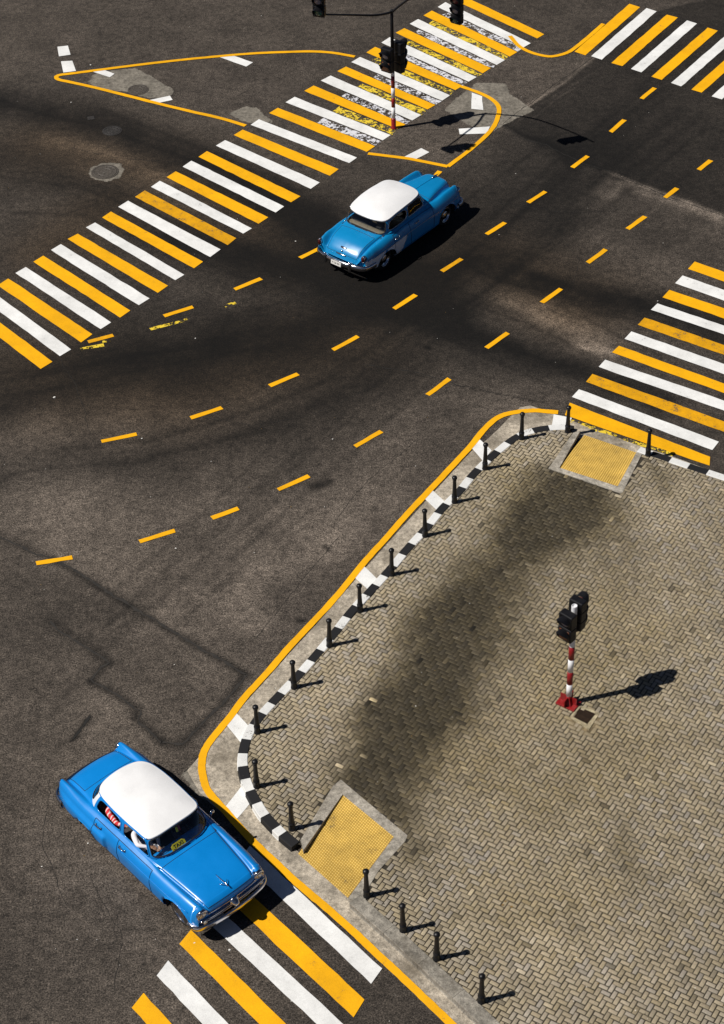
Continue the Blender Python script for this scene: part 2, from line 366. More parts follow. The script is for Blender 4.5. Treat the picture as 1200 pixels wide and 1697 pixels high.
def build_road():
    st = 0.085
    xs = np.arange(-17, 17+st, st); ys = np.arange(17, 69+st, st)
    X, Y = np.meshgrid(xs, ys, indexing='ij'); nx, ny = X.shape
    wob = smooth_noise(X, Y, 1.4, 3)*0.5; wob2 = smooth_noise(X, Y, 1.4, 4)*0.5
    t = -0.22+0.35*smooth_noise(X, Y, 6, 5)+0.25*smooth_noise(X, Y, 1.2, 6)
    for px, w, s in STROKES:
        P = G(px)[:, :2]
        if len(P) > 2 and w > 0.2: P = crom(P, 6)
        k = min(1.0, w*1.4)
        d = seg_dist(X+wob*k*0.8, Y+wob2*k*0.8, P)
        n = 1+1.1*smooth_noise(X, Y, max(.25, w*0.8), int(abs(px[0][0])*7+px[0][1]) % 1000)
        t += s*np.exp(-(d/w)**2*0.9)*n
    for px, s, soft in TONE_POLY:
        sd = sdist(X+wob*.3, Y+wob2*.3, G(px)[:, :2]); t += s*np.clip(sd/soft*0.5+0.5, 0, 1)
    c = np.zeros_like(X)
    for px in CONC_POLY:
        sd = sdist(X+wob*.25, Y+wob2*.25, G(px)[:, :2]); c = np.maximum(c, np.clip(sd/0.25+0.5, 0, 1))
    wm = np.zeros_like(X)
    for px, w in WARM: wm = np.maximum(wm, np.exp(-(seg_dist(X, Y, G(px)[:, :2])/w)**2))
    t = np.exp(np.clip(t*1.35+.10, -2.6, 1.1))
    V = np.stack([X, Y, np.zeros_like(X)], -1).reshape(-1, 3)
    i, j = np.meshgrid(np.arange(nx-1), np.arange(ny-1), indexing='ij'); a = (i*ny+j).ravel()
    Q = np.stack([a, a+ny, a+ny+1, a+1], 1)
    B = 600.0; x0, x1, y0, y1 = xs[0], xs[-1], ys[0], ys[-1]; n0 = len(V)
    EV = [(-B, -B), (B, -B), (B, B), (-B, B), (x0, y0), (x1, y0), (x1, y1), (x0, y1)]
    V = np.vstack([V, [(x, y, 0) for x, y in EV]])
    Q = np.vstack([Q, np.array([(0, 1, 5, 4), (1, 2, 6, 5), (2, 3, 7, 6), (3, 0, 4, 7)])+n0])
    me = bpy.data.meshes.new('road')
    me.vertices.add(len(V)); me.vertices.foreach_set('co', V.ravel())
    me.loops.add(Q.size); me.loops.foreach_set('vertex_index', Q.ravel().astype(np.int32))
    me.polygons.add(len(Q)); me.polygons.foreach_set('loop_start', np.arange(0, Q.size, 4, dtype=np.int32))
    me.update(calc_edges=True)
    pad = np.array([1.0]*8)
    setattr_f(me, 'tone', np.concatenate([t.ravel(), pad])); setattr_f(me, 'conc', np.concatenate([c.ravel(), pad*0])); setattr_f(me, 'warm', np.concatenate([wm.ravel(), pad*0]))
    me.materials.append(M['road'])
    o = bpy.data.objects.new('road', me); COL.objects.link(o); tag(o, kind='structure')
build_road()

# ------------------------------------------------------------------ painted markings (thin sheets on the road)
def at_world(o):
    """the shape was laid out in place; keep it there under its parent"""
    if o.parent is not None: o.matrix_parent_inverse = Matrix.Translation(-o.parent.location)
    return o
def jitter_poly(P, amp=0.008, step=0.25):
    """edges of brushed paint are never quite straight"""
    out = []
    for a, b in zip(P, np.roll(P, -1, axis=0)):
        n = max(1, int(np.linalg.norm(b-a)/step))
        for k in range(n): out.append(a+(b-a)*k/n+RNG.normal(0, amp, 3)*[1, 1, 0])
    return np.array(out)
def sheet_quad(name, corners, z, mat, parent, amp=0.0045):
    P = jitter_poly(np.asarray(corners, float)*[1, 1, 0]+[0, 0, z], amp)
    return at_world(mk(name, P, [tuple(range(len(P)))], mat, parent))
def ribbon(name, px, w, z, mat, parent=None, smooth=True, closed=False, amp=0.003, zg=0.0):
    P = G(px, zg)
    if smooth: P = crom(P, 6, closed)
    N = len(P); V = []
    for i in range(N):
        a = P[i-1] if (i > 0 or closed) else P[i]; b = P[(i+1) % N] if (i < N-1 or closed) else P[i]
        t = (b-a)[:2]; t /= np.linalg.norm(t)+1e-9; nn = np.array([-t[1], t[0]])
        h = w/2
        V.append((*(P[i][:2]+nn*(h+RNG.normal(0, amp))), z)); V.append((*(P[i][:2]-nn*(h+RNG.normal(0, amp))), z))
    F = [(2*i, 2*i+1, (2*i+3) % (2*N), (2*i+2) % (2*N)) for i in range(N if closed else N-1)]
    return at_world(mk(name, V, F, mat, parent))

ZM = 0.012
# --- long crosswalk running from lower left to the top
cwA = empty('crosswalk', G((300,400)), label='long crosswalk of alternating white and yellow bars running diagonally up the left side', cat='crosswalk', kind='structure')
LA = {0:((100.7,405),(84,415)),1:((129,387.7),(112.3,396.7)),2:((157.3,369.3),(142.3,377.3)),3:((184,351),(169,361)),4:((212.3,333.3),(195.7,343.3)),5:((239.7,316),(224,326.7)),6:((265,300),(250.3,310)),7:((291.3,284.3),(276.3,294)),8:((317.3,266.7),(303,276.7)),9:((343.3,251),(329,260.3)),10:((373.3,232.7),(358,241.7)),11:((402.3,215.3),(387.3,224.3)),12:((429,198.3),(415.7,207.3)),
 13:((460.7,179),(446.3,187.7)),14:((488.3,161),(473.3,170)),15:((520,142.3),(504.3,151)),16:((548,125.7),(531.7,134.3)),17:((573.3,110.7),(559,118.3)),18:((596.7,95),(582.3,103.3)),19:((622,78),(607,87.5)),20:((646,62),(632,71)),21:((670,47),(656,55)),22:((693,32),(679,40)),23:((716,18),(702,26)),24:((738,4),(725,12)),25:((760,-10),(747,-2)),
 -1:((72,424),(55,434)),-2:((43,443),(26,453)),-3:((14,462),(-4,473)),-4:((-15,482),(-33,493)),-5:((-44,502),(-62,513))}
RA = {0:((248.3,495),(229.7,506.3)),1:((278.3,474.3),(261.3,486)),2:((305.7,455.7),(290.7,464.7)),3:((336.3,434.3),(321.3,445)),4:((365.7,414),(348.3,426.7)),5:((391,395.3),(377.3,406.7)),6:((417.3,379),(403.3,387.7)),7:((444.7,360.7),(428.3,371.3)),8:((471.3,342.7),(456.7,352.7)),9:((497.7,325.7),(482.3,335.7)),10:((530,302.7),(515,313.3)),11:((561.7,281),(546.7,291.7)),12:((592,261.7),(578.3,270.7)),
 13:((621.7,242.7),(607.7,252)),14:((647.7,224.3),(634,233)),15:((672.3,206.7),(658.3,214)),16:((698,191),(683.3,200)),17:((721,174.3),(708.3,181.7)),18:((746,158.3),(732.7,167.3)),19:((767,142.5),(755,150)),20:((790,128.3),(776.7,135.7)),21:((813.3,113.3),(800,121.7)),22:((836.7,100),(823,108)),23:((857.7,86.7),(845,94)),24:((880,72),(868,79)),25:((902,57),(890,64)),
 -1:((216,515.3),(199,526.7)),-2:((184.7,534.7),(166.7,546)),-3:((153,554.3),(134.7,568)),-4:((118,579.3),(100,590.7)),-5:((87,600),(68,612))}
def bar(k):
    a, b = LA[k]; c, d = RA[k]; return G([a, c, d, b])
for k in range(-5, 26):
    mat = M['white'] if k % 2 == 0 else M['yellow']
    if k in (5, 6): mat = M['yellow_scuffed'] if k == 5 else M['white']
    sheet_quad('stripe', bar(k), ZM, mat, cwA)
for k in range(13, 24):                       # remains of an older, offset crosswalk between the fresh bars
    q0, q1 = bar(k), bar(k+1)
    a = 0.12 if k > 17 else 0.3 if k > 14 else 0.4
    lo0, lo1 = q0[0]+(q0[1]-q0[0])*a, q0[1]; hi0, hi1 = q1[3]+(q1[2]-q1[3])*a, q1[2]
    gap = lambda u, v, f: u+(v-u)*f
    sheet_quad('worn_stripe', [gap(lo0, hi0, .08), gap(lo1, hi1, .08), gap(lo1, hi1, .85), gap(lo0, hi0, .85)], ZM-.004, M['worn_white'] if k % 2 == 1 else M['worn_yellow'], cwA, 0.02)
# --- crosswalk at the right edge
cwB = empty('crosswalk', G((1050,600)), label='crosswalk at the right edge ending against the corner of the paved pavement', cat='crosswalk', kind='structure')
EB = [((1131,457),(1119,470)),((1109.3,480.8),(1098,493.3)),((1089.3,503.2),(1078.7,513.9)),((1068,526.7),(1056.5,538.7)),((1046.7,549.9),(1035.2,562.1)),((1025.3,573.3),(1014.1,584.5)),((1003.2,596.5),(992.5,608.8)),((982.1,620.5),(970.7,633.3)),((959.9,645.7),(947.8,658.4)),((944,668),(927,685.5))]
EB = [((1151,434),(1140,446))]+EB
SL = [.35,.35,.34,.335,.345,.352,.36,.345,.36,.375,.385]
for k, (a, b) in enumerate(EB):
    ga, gb = G(a), G(b); s = SL[k]
    d = G((a[0]+150, a[1]+150*s))-ga; d /= np.linalg.norm(d)
    d2 = d if k < 10 else (lambda v: v/np.linalg.norm(v))(G((1115.8,753))-G((936,690)))
    if k == 10: gb = G((936, 688.5))
    sheet_quad('stripe', [ga, ga+d*4.07, gb+d2*4.07, gb], ZM if k < 10 else ZM+.002, (M['yellow_scuffed'] if k in (4, 8) else M['yellow']) if k % 2 == 0 else M['white'], cwB)
sheet_quad('worn_stripe', G([(940,693),(1116,752),(1116,757),(938,698)]), ZM-.003, M['worn_yellow'], cwB, .02)
# --- crosswalk at the top right
cwC = empty('crosswalk', G((1050,90)), label='crosswalk in the upper right corner with bars pointing up to the right', cat='crosswalk', kind='structure')
EC = [((952,86),(970,92)),((980,93.3),(997.3,99.2)),((1013,104.8),(1031.5,109.9)),((1045.9,114.7),(1062.7,120.5)),((1079.5,127.5),(1096.5,132.8)),((1112,138),(1129,143.5)),((1145,149),(1163,154)),((1179,160),(1196,165))]
for k, (a, b) in enumerate(EC):
    ga, gb = G(a), G(b); d = G((a[0]+23, a[1]-20))-ga; d /= np.linalg.norm(d)
    sheet_quad('stripe', [ga, ga+d*4.07, gb+d*4.07, gb], ZM, M['yellow'] if k % 2 == 0 else M['white'], cwC)
# --- crosswalk under the near car
cwD = empty('crosswalk', G((450,1560)), label='crosswalk at the bottom edge under the nose of the nearer blue taxi', cat='crosswalk', kind='structure')
ED = [((415,1402),(397,1424)),((381,1450),(362,1476)),((350,1495),(333,1518)),((316.7,1541.4),(297.7,1565)),((278.7,1592.7),(260,1617)),((238,1646),(219,1671))]
DV = [(214,200),(190,176),(158,146),(125,124),(118,124),(112,124)]
for k, (a, b) in enumerate(ED):
    ga, gb = G(a), G(b); d = G((a[0]+DV[k][0], a[1]+DV[k][1]))-ga; d /= np.linalg.norm(d)
    sheet_quad('stripe', [ga, ga+d*4.07, gb+d*4.07, gb], ZM, M['white'] if k % 2 == 0 else M['yellow'], cwD)
# --- lane dashes
LANES = [('dashed yellow lane line curving from the long crosswalk towards the farther car', [((146,567),(188,556)),((272,524),(320,509)),((389,480),(433,462)),((497,428),(532,411)),((600,375),(632,355)),((668,330),(690,316)),((722,291),(729,284))]),
 ('dashed yellow lane line through the middle of the junction up to the top right crosswalk', [((168,732),(226,720)),((316,693),(368,676)),((447,640),(494,620)),((552,580),(593,558)),((653,512),(689,489)),((732,450),(765,429)),((806,389),(837,369)),((875,336),(904,318)),((948,278),(974,259)),((1012,219),(1035,199)),((1063,164),(1085,146))]),
 ('dashed yellow lane line nearest the striped kerb', [((60,934),(120,924)),((231,898),(290,880)),((351,859),(395,843)),((461,812),(512,789)),((588,740),(632,715)),((709,655),(745,628)),((806,577),(841,552)),((898,502),(930,479)),((974,436),(1004,414)),((1040,380),(1069,359)),((1102,328),(1122,312)),((1158,282),(1178,266))])]
for lab, dd in LANES:
    e = empty('lane_line', G(dd[0][0]), label=lab, cat='lane marking', kind='structure')
    for k, (a, b) in enumerate(dd):
        P = G([a, b]); t = P[1]-P[0]; t /= np.linalg.norm(t); n = np.array([-t[1], t[0], 0])*0.073
        sc = (M['yellow_scuffed'] if (abs(a[0]-732) < 2 or abs(a[0]-146) < 2) else M['yellow'])
        sheet_quad('dash', [P[0]+n, P[1]+n, P[1]-n, P[0]-n], ZM, sc, e, .006)
old = empty('lane_line', G((280,537)), label='faded thin yellow dashes beside the fresh ones near the long crosswalk', cat='lane marking', kind='structure')
for a, b, w in (((249,546),(313,529),.07),((372,508),(390,502),.06),((134,579),(172,572),.07),((170,567),(182,565),.05)):
    P = G([a, b]); t = P[1]-P[0]; t /= np.linalg.norm(t); n = np.array([-t[1], t[0], 0])*w
    sheet_quad('worn_dash', [P[0]+n, P[1]+n, P[1]-n, P[0]-n], ZM-.004, M['worn_yellow'], old, .01)
# --- continuous yellow lines
KL = [(925,684),(905,682.5),(890,681),(875,681.5),(860,683),(837.5,687.5),(820,696),(800,715),(780,740),(750,772.5),(712.5,812.5),(675,852.5),(637.5,895),(600,937),(555,992),(520,1030),(480,1072.5),(442.5,1116),(405,1157),(382,1188),(358,1216.7),(345.4,1233.3),(337,1250),(334.5,1268.75),(336,1285),(341,1304),(351.7,1320.8),(372.5,1343.75),(414,1389.6),(445.4,1420),(476,1449),(510,1479),(548,1511),(591.7,1550),(624,1581),(657,1611),(700,1652),(750,1700),(820,1770)]
tag(ribbon('kerb_line', KL, .165, .018, M['yellow']), label='long yellow line following the striped kerb round both corners', cat='road line', kind='structure')
I1 = [(407,209),(367,197),(301,181.7),(234,165),(167,148),(117,136.7),(99,133),(93.5,129),(99,125),(124,121.7),(200.7,111.7),(284,101.7),(350.7,95),(417,89.3),(484,86.5),(520,86),(553,88.3),(588,94.5)]
tag(ribbon('island_line', I1, .15, .018, M['yellow']), label='yellow outline of the long pointed traffic island at the upper left', cat='road line', kind='structure')
I2 = [(610,255),(676.7,263.3),(742,276.5),(780,248),(813,217.5),(825,195),(826,177),(813,164),(793,154),(765,144)]
il = empty('island_line', G((740,270)), label='yellow outline of the rounded traffic island beside the far traffic light', cat='road line', kind='structure')
ribbon('outline', I2[:3], .15, .018, M['yellow'], il, smooth=False); ribbon('outline', I2[2:], .15, .0195, M['yellow'], il)
I3 = [(845,60),(858,75),(872,84),(888,90),(906.7,93.9),(920,93.3),(936,89.3),(950,82),(975,62),(1000,40)]
tag(ribbon('island_line', I3, .15, .018, M['yellow']), label='curved yellow island end at the top between two crosswalks', cat='road line', kind='structure')
wb = empty('road_marking', G((200,110)), label='short white bars inside the pointed traffic island', cat='road marking', kind='structure')
for q in ([(101,102),(120,101),(126,118),(105,121)],[(95,78),(113,76),(117,91),(98,94)],[(152.3,119),(172.3,116),(190,122.7),(182.3,128.3)],[(360.7,94),(387,92.7),(419,104),(408,111)],[(243.3,167),(282,159),(286,166),(262,171)]):
    sheet_quad('white_bar', G(q), .0125, M['white'], wb)
wb2 = empty('road_marking', G((790,190)), label='short white bars inside the rounded traffic island', cat='road marking', kind='structure')
for q in ([(781.7,154),(799,160),(801,182.7),(781,181)],[(760,214),(811.7,210),(806.7,221.7),(761.7,223.3)],[(698.3,246),(711.7,252.7),(688,265),(667,261.7)]):
    sheet_quad('white_bar', G(q), .0125, M['white'], wb2)

# --- thin cracks and sealed joints in the asphalt
M['crack'] = simple('crack_filler', (0.010, 0.009, 0.008), .9, var=.4)
def crack(px, w, wob=.05):
    P, _, L = resample(G(px)[:, :2], .12); r = RNG.normal(0, 1, (len(P), 2)).cumsum(0)*.012; r -= np.linspace(0, 1, len(P))[:, None]*r[-1]
    P = P+r+RNG.normal(0, wob*.18, P.shape); ww = w*(0.35+.65*np.abs(np.sin(np.arange(len(P))*.9+RNG.random()*6)))*RNG.uniform(.5, 1.1, len(P)); V = []
    for i in range(len(P)):
        t = P[min(i+1, len(P)-1)]-P[max(i-1, 0)]; t /= np.linalg.norm(t)+1e-9; nn = np.array([-t[1], t[0]])
        V += [(*(P[i]+nn*ww[i]/2), .004), (*(P[i]-nn*ww[i]/2), .004)]
    return V, [(2*i, 2*i+1, 2*i+3, 2*i+2) for i in range(len(P)-1)]
ck = MB()
for px, w in (([(600,604),(690,618),(760,638),(840,655),(905,668)], .03), ([(833,205),(905,150),(985,93)], .025), ([(835,208),(868,232),(905,240),(958,268),(1010,284)], .03), ([(1010,284),(1060,306),(1116,327),(1200,358)], .035),
              ([(84,575),(130,640),(150,720)], .018), ([(330,690),(420,705),(520,690),(620,640)], .016), ([(560,860),(600,800),(690,730)], .016), ([(150,905),(260,960),(330,960)], .014), ([(420,1060),(480,980),(560,890)], .014),
              ([(660,395),(700,330),(760,300)], .016), ([(740,345),(820,335),(930,352),(1020,350)], .02), ([(1040,420),(1085,440),(1130,470)], .018), ([(930,395),(960,430),(950,470)], .014), ([(100,240),(190,262),(300,268)], .018), ([(90,360),(160,340),(250,350)], .014),
              ([(310,150),(380,165),(440,140)], .016), ([(470,205),(520,240),(600,255)], .014), ([(640,240),(690,215),(760,215)], .016), ([(384,1184),(345,1232),(306,1280)], .03), ([(84,1290),(70,1400),(110,1500)], .016), ([(150,1450),(200,1540),(190,1640)], .014), ([(430,460),(520,505),(600,500)], .014)):
    ck.add(*crack(px, w))
for px, w in (([(84,925),(150,965),(215,1005),(290,1050),(360,1090),(408,1118)], .075), ([(408,1118),(380,1155),(340,1195),(300,1235),(268,1230)], .07), ([(268,1230),(245,1208),(222,1190),(228,1176),(190,1150),(150,1128)], .06), ([(150,1128),(170,1104),(182,1098)], .06), ([(84,1030),(110,1050),(140,1070),(180,1098)], .06), ([(0,890),(84,925)], .07), ([(122,1226),(149,1187)], .06)):
    V_, F_0 = crack(px, w*1.25); ck.add(V_, F_0, 0 if px[0][0] == 122 else 1)
M['seal'] = simple('worn_bitumen_seal', (0.022, 0.019, 0.0165), .9, var=.5, nscale=7)
tag(ck.build('road_seam', [M['crack'], M['seal']]), kind='structure')
# ------------------------------------------------------------------ concrete gutter strip along the kerb
GA = [(1300,822),(1200,788),(1116,757),(1060,739),(950,698),(930,690),(905,681),(879,672),(862,675),(847,689),(825,712),(804,731),(780,749),(752,780),(715,820),(678,861),(640,903),(603,944),(560,994),(523,1036),(483,1079),(446,1121),(408,1163),(391,1184),(350,1231),(310,1277),(330,1312),(345,1328),(372,1350),(414,1394),(445,1424),(476,1453),(548,1514),(624,1585),(700,1656),(760,1712),(850,1800),
      (900,1800),(760,1660),(585,1492),(495,1412),(470,1390),(430,1340),(408,1285),(412,1225),(480,1142),(560,1052),(640,960),(720,868),(800,778),(850,740),(890,722),(935,716),(1060,768),(1300,850)]
P = G(GA, 0.006); o = mk('gutter', P, [tuple(range(len(P)))], M['gutter']); tag(o, kind='structure')
bm = bmesh.new(); bm.from_mesh(o.data); bmesh.ops.triangulate(bm, faces=bm.faces[:]); bm.to_mesh(o.data); bm.free()
wk = empty('road_marking', G((600,950)), label='white bars painted across the concrete gutter beside the striped kerb', cat='road marking', kind='structure')
for q in ([(793.75,727.5),(780,741),(800,764),(815,747)],[(716,812.5),(702.5,826),(725,847),(738,832)],[(604,939),(588,957.5),(610,978),(626,961)],[(393,1183),(375.6,1202),(400,1233),(415,1207)],[(401,1304),(372.5,1338.5),(392,1359),(415,1332)],[(917.4,687),(914,708),(940,708),(948,693)]):
    sheet_quad('white_bar', G(q), .0135, M['white'], wk)

# ------------------------------------------------------------------ kerb of painted stones
KC = [(950,709.5),(936,707),(920,707.5),(906,709),(890,711.5),(870,717),(850,727.5),(832.5,741),(816,755),(785,785),(760,815),(732.5,842.5),(705,876),(675,909),(643.75,946),(615,977.5),(581.5,1014),(554,1049),(522.5,1086.5),(493,1120),(457,1157.7),(429,1189),(412.5,1214.6),(404.8,1237.5),(401.7,1260),(404.8,1281),(410,1300),(420.4,1320.8),(435,1345.8),(449.6,1362.5),(468,1381),(490,1399.5)]
BLK = [(950,709.5),(897,711),(850,727.5),(816,755),(785,785),(760,815),(732,842),(705,876),(675,909),(644,946),(615,977),(582,1014),(555,1049),(522,1086.5),(492,1120.5),(457,1157.5),(428,1190),(404.8,1237.5),(404.5,1280),(419.5,1320.5),(448.5,1361.5),(489,1398.7)]
KZ, KW = PAVE+.012, .225
kc = crom(G(KC, KZ)[:, :2], 12); kc, ks, _ = resample(kc, .02)
def arc_of(p): return ks[np.argmin(np.hypot(*(kc-p).T))]
bs = [arc_of(G(b, KZ)[:2]) for b in BLK]; bs[0] = 0.0; bs[-1] = ks[-1]
cuts = []
for i in range(len(bs)-1):
    L = bs[i+1]-bs[i]
    cuts += [bs[i]+(L*.25 if i else .2), bs[i+1]-(L*.25 if i < len(bs)-2 else .40)]
def kpt(s): return np.array([np.interp(s, ks, kc[:, 0]), np.interp(s, ks, kc[:, 1])])
def kerb_stone(mat, s0, s1, parent, w=KW, path=kpt):
    n = max(2, int((s1-s0)/.1)); V = []; F = []
    s0 += .003; s1 -= .003
    dz = RNG.normal(0, .002)
    prof = [(-w/2-.012, 0.0), (-w/2, .03), (-w/2+.004, KZ-.014), (-w/2+.016, KZ), (w/2-.012, KZ), (w/2, KZ-.012), (w/2, 0.0)]   # outer (road) side first
    for i in range(n+1):
        s = s0+(s1-s0)*i/n; p = path(s); t = path(s+.05)-path(s-.05); t /= np.linalg.norm(t)+1e-9
        nn = np.array([-t[1], t[0]])
        for a, z in prof: V.append((*(p+nn*a*KSIDE), z+(dz if z > .1 else 0)))
    k = len(prof)
    for i in range(n):
        for j in range(k-1): F.append((i*k+j, i*k+j+1, (i+1)*k+j+1, (i+1)*k+j))
    F += [tuple(range(k)), tuple(n*k+j for j in range(k))[::-1]]
    return at_world(mk('kerb_stone', V, F, mat, parent))
KSIDE = 1.0
tt = kpt(5.05)-kpt(5.0); nn = np.array([-tt[1], tt[0]])
# the road lies up-left of the straight run: make 'outer' point that way
KSIDE = -1.0 if nn @ np.array([-1.0, 1.0]) > 0 else 1.0
kerb = empty('kerb', (*kpt(5.0), 0), label='low kerb of black and white painted stones round the pavement corner', cat='kerb', kind='structure')
edges = [0.0]+cuts+[ks[-1]]
for i, (a, b) in enumerate(zip(edges[:-1], edges[1:])):
    kerb_stone(M['kerb_black'] if i % 2 == 0 else M['kerb_white'], a, b, kerb)
# short run right of the far ramp
kr = G([(1059,744),(1074,749.5),(1098,757),(1130,768),(1200,791),(1300,824)], KZ)[:, :2]
kr, krs, _ = resample(kr, .05)
def krp(s): return np.array([np.interp(s, krs, kr[:, 0]), np.interp(s, krs, kr[:, 1])])
KS0 = KSIDE; KSIDE = -KS0
kerb2 = empty('kerb', (*krp(1), 0), label='black and white kerb stones right of the far tactile ramp', cat='kerb', kind='structure')
s = 0.0; i = 0
while s < krs[-1]-.3:
    L = .36 if i == 0 else .5; kerb_stone(M['kerb_white'] if i % 2 == 0 else M['kerb_black'], s, min(s+L, krs[-1]), kerb2, path=krp); s += L; i += 1
# bare concrete run below the near ramp
kb = G([(588,1489),(620,1518),(660,1553),(700,1590),(760,1646),(860,1742)], KZ)[:, :2]; kb, kbs, _ = resample(kb, .05)
def kbp(s): return np.array([np.interp(s, kbs, kb[:, 0]), np.interp(s, kbs, kb[:, 1])])
KSIDE = KS0
kerb3 = empty('kerb', (*kbp(1), 0), label='bare concrete kerb stones below the near tactile ramp', cat='kerb', kind='structure')
s = 0.0
while s < kbs[-1]-.3:
    kerb_stone(M['kerb_raw'], s, min(s+1.0, kbs[-1]), kerb3, w=.30, path=kbp); s += 1.0

# ------------------------------------------------------------------ pavement: herringbone blocks with real joints
R1 = G([(961,713),(1063,748),(1063,764),(1029,817),(909,776)], KZ)        # outer outline of the far ramp
R1Y = [(968.4,720.8),(1055,750),(1023.7,805.8),(925.9,774.6)]             # far tactile sheet: front left, front right, back right, back left
R2Y = [(494,1415),(576.5,1488),(653.4,1386),(567.8,1315.8)]               # near one: front left, front right, back right, back left
R2 = G([(490,1404),(553.8,1300.6),(564.6,1292),(675,1384),(672,1392),(630,1440),(612,1470),(600,1492),(577,1488)], KZ)
PV = [tuple(x) for x in kc[::8]]+[tuple(G(q, KZ)[:2]) for q in ((500,1400),(558,1306),(566,1303),(664,1385),(598,1487))]+[tuple(x) for x in kb[::10]]
PV += [(16.5, 14.0), (22.0, 30.0)]+[tuple(x) for x in kr[::-10]]+[tuple(G(q, KZ)[:2]) for q in ((1059,752),(1026,811),(917,775.5),(955,715))]
PVP = np.array(PV)
o = mk('pavement_bed', [(x, y, .118) for x, y in PVP], [tuple(range(len(PVP)))], M['joint'])
bm = bmesh.new(); bm.from_mesh(o.data); bmesh.ops.triangulate(bm, faces=bm.faces[:]); bm.to_mesh(o.data); bm.free()
tag(o, kind='structure'); o.name = 'pavement_bed'
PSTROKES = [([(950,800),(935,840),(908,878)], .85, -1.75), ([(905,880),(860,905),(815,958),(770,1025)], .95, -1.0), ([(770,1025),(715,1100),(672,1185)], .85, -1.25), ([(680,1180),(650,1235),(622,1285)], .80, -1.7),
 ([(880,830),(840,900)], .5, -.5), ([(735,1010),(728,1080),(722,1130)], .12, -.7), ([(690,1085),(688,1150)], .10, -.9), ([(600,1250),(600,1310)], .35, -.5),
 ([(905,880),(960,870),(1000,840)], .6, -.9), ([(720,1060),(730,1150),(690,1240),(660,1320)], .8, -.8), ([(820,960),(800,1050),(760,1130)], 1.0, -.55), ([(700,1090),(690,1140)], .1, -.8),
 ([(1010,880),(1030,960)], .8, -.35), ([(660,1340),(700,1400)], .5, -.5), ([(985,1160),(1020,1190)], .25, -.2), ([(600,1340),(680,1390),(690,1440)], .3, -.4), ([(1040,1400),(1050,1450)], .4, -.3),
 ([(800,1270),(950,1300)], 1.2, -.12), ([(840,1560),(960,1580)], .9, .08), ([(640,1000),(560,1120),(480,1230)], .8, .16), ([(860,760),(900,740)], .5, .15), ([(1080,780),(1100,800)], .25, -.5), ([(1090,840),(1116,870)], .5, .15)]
PHUE = [([(760,1240),(900,1330),(1060,1230)], 1.0), ([(880,1180),(1000,1100),(1080,1050)], .8), ([(860,1500),(960,1480)], .8), ([(840,780),(860,820)], .5), ([(1000,1000),(900,1100)], .7)]
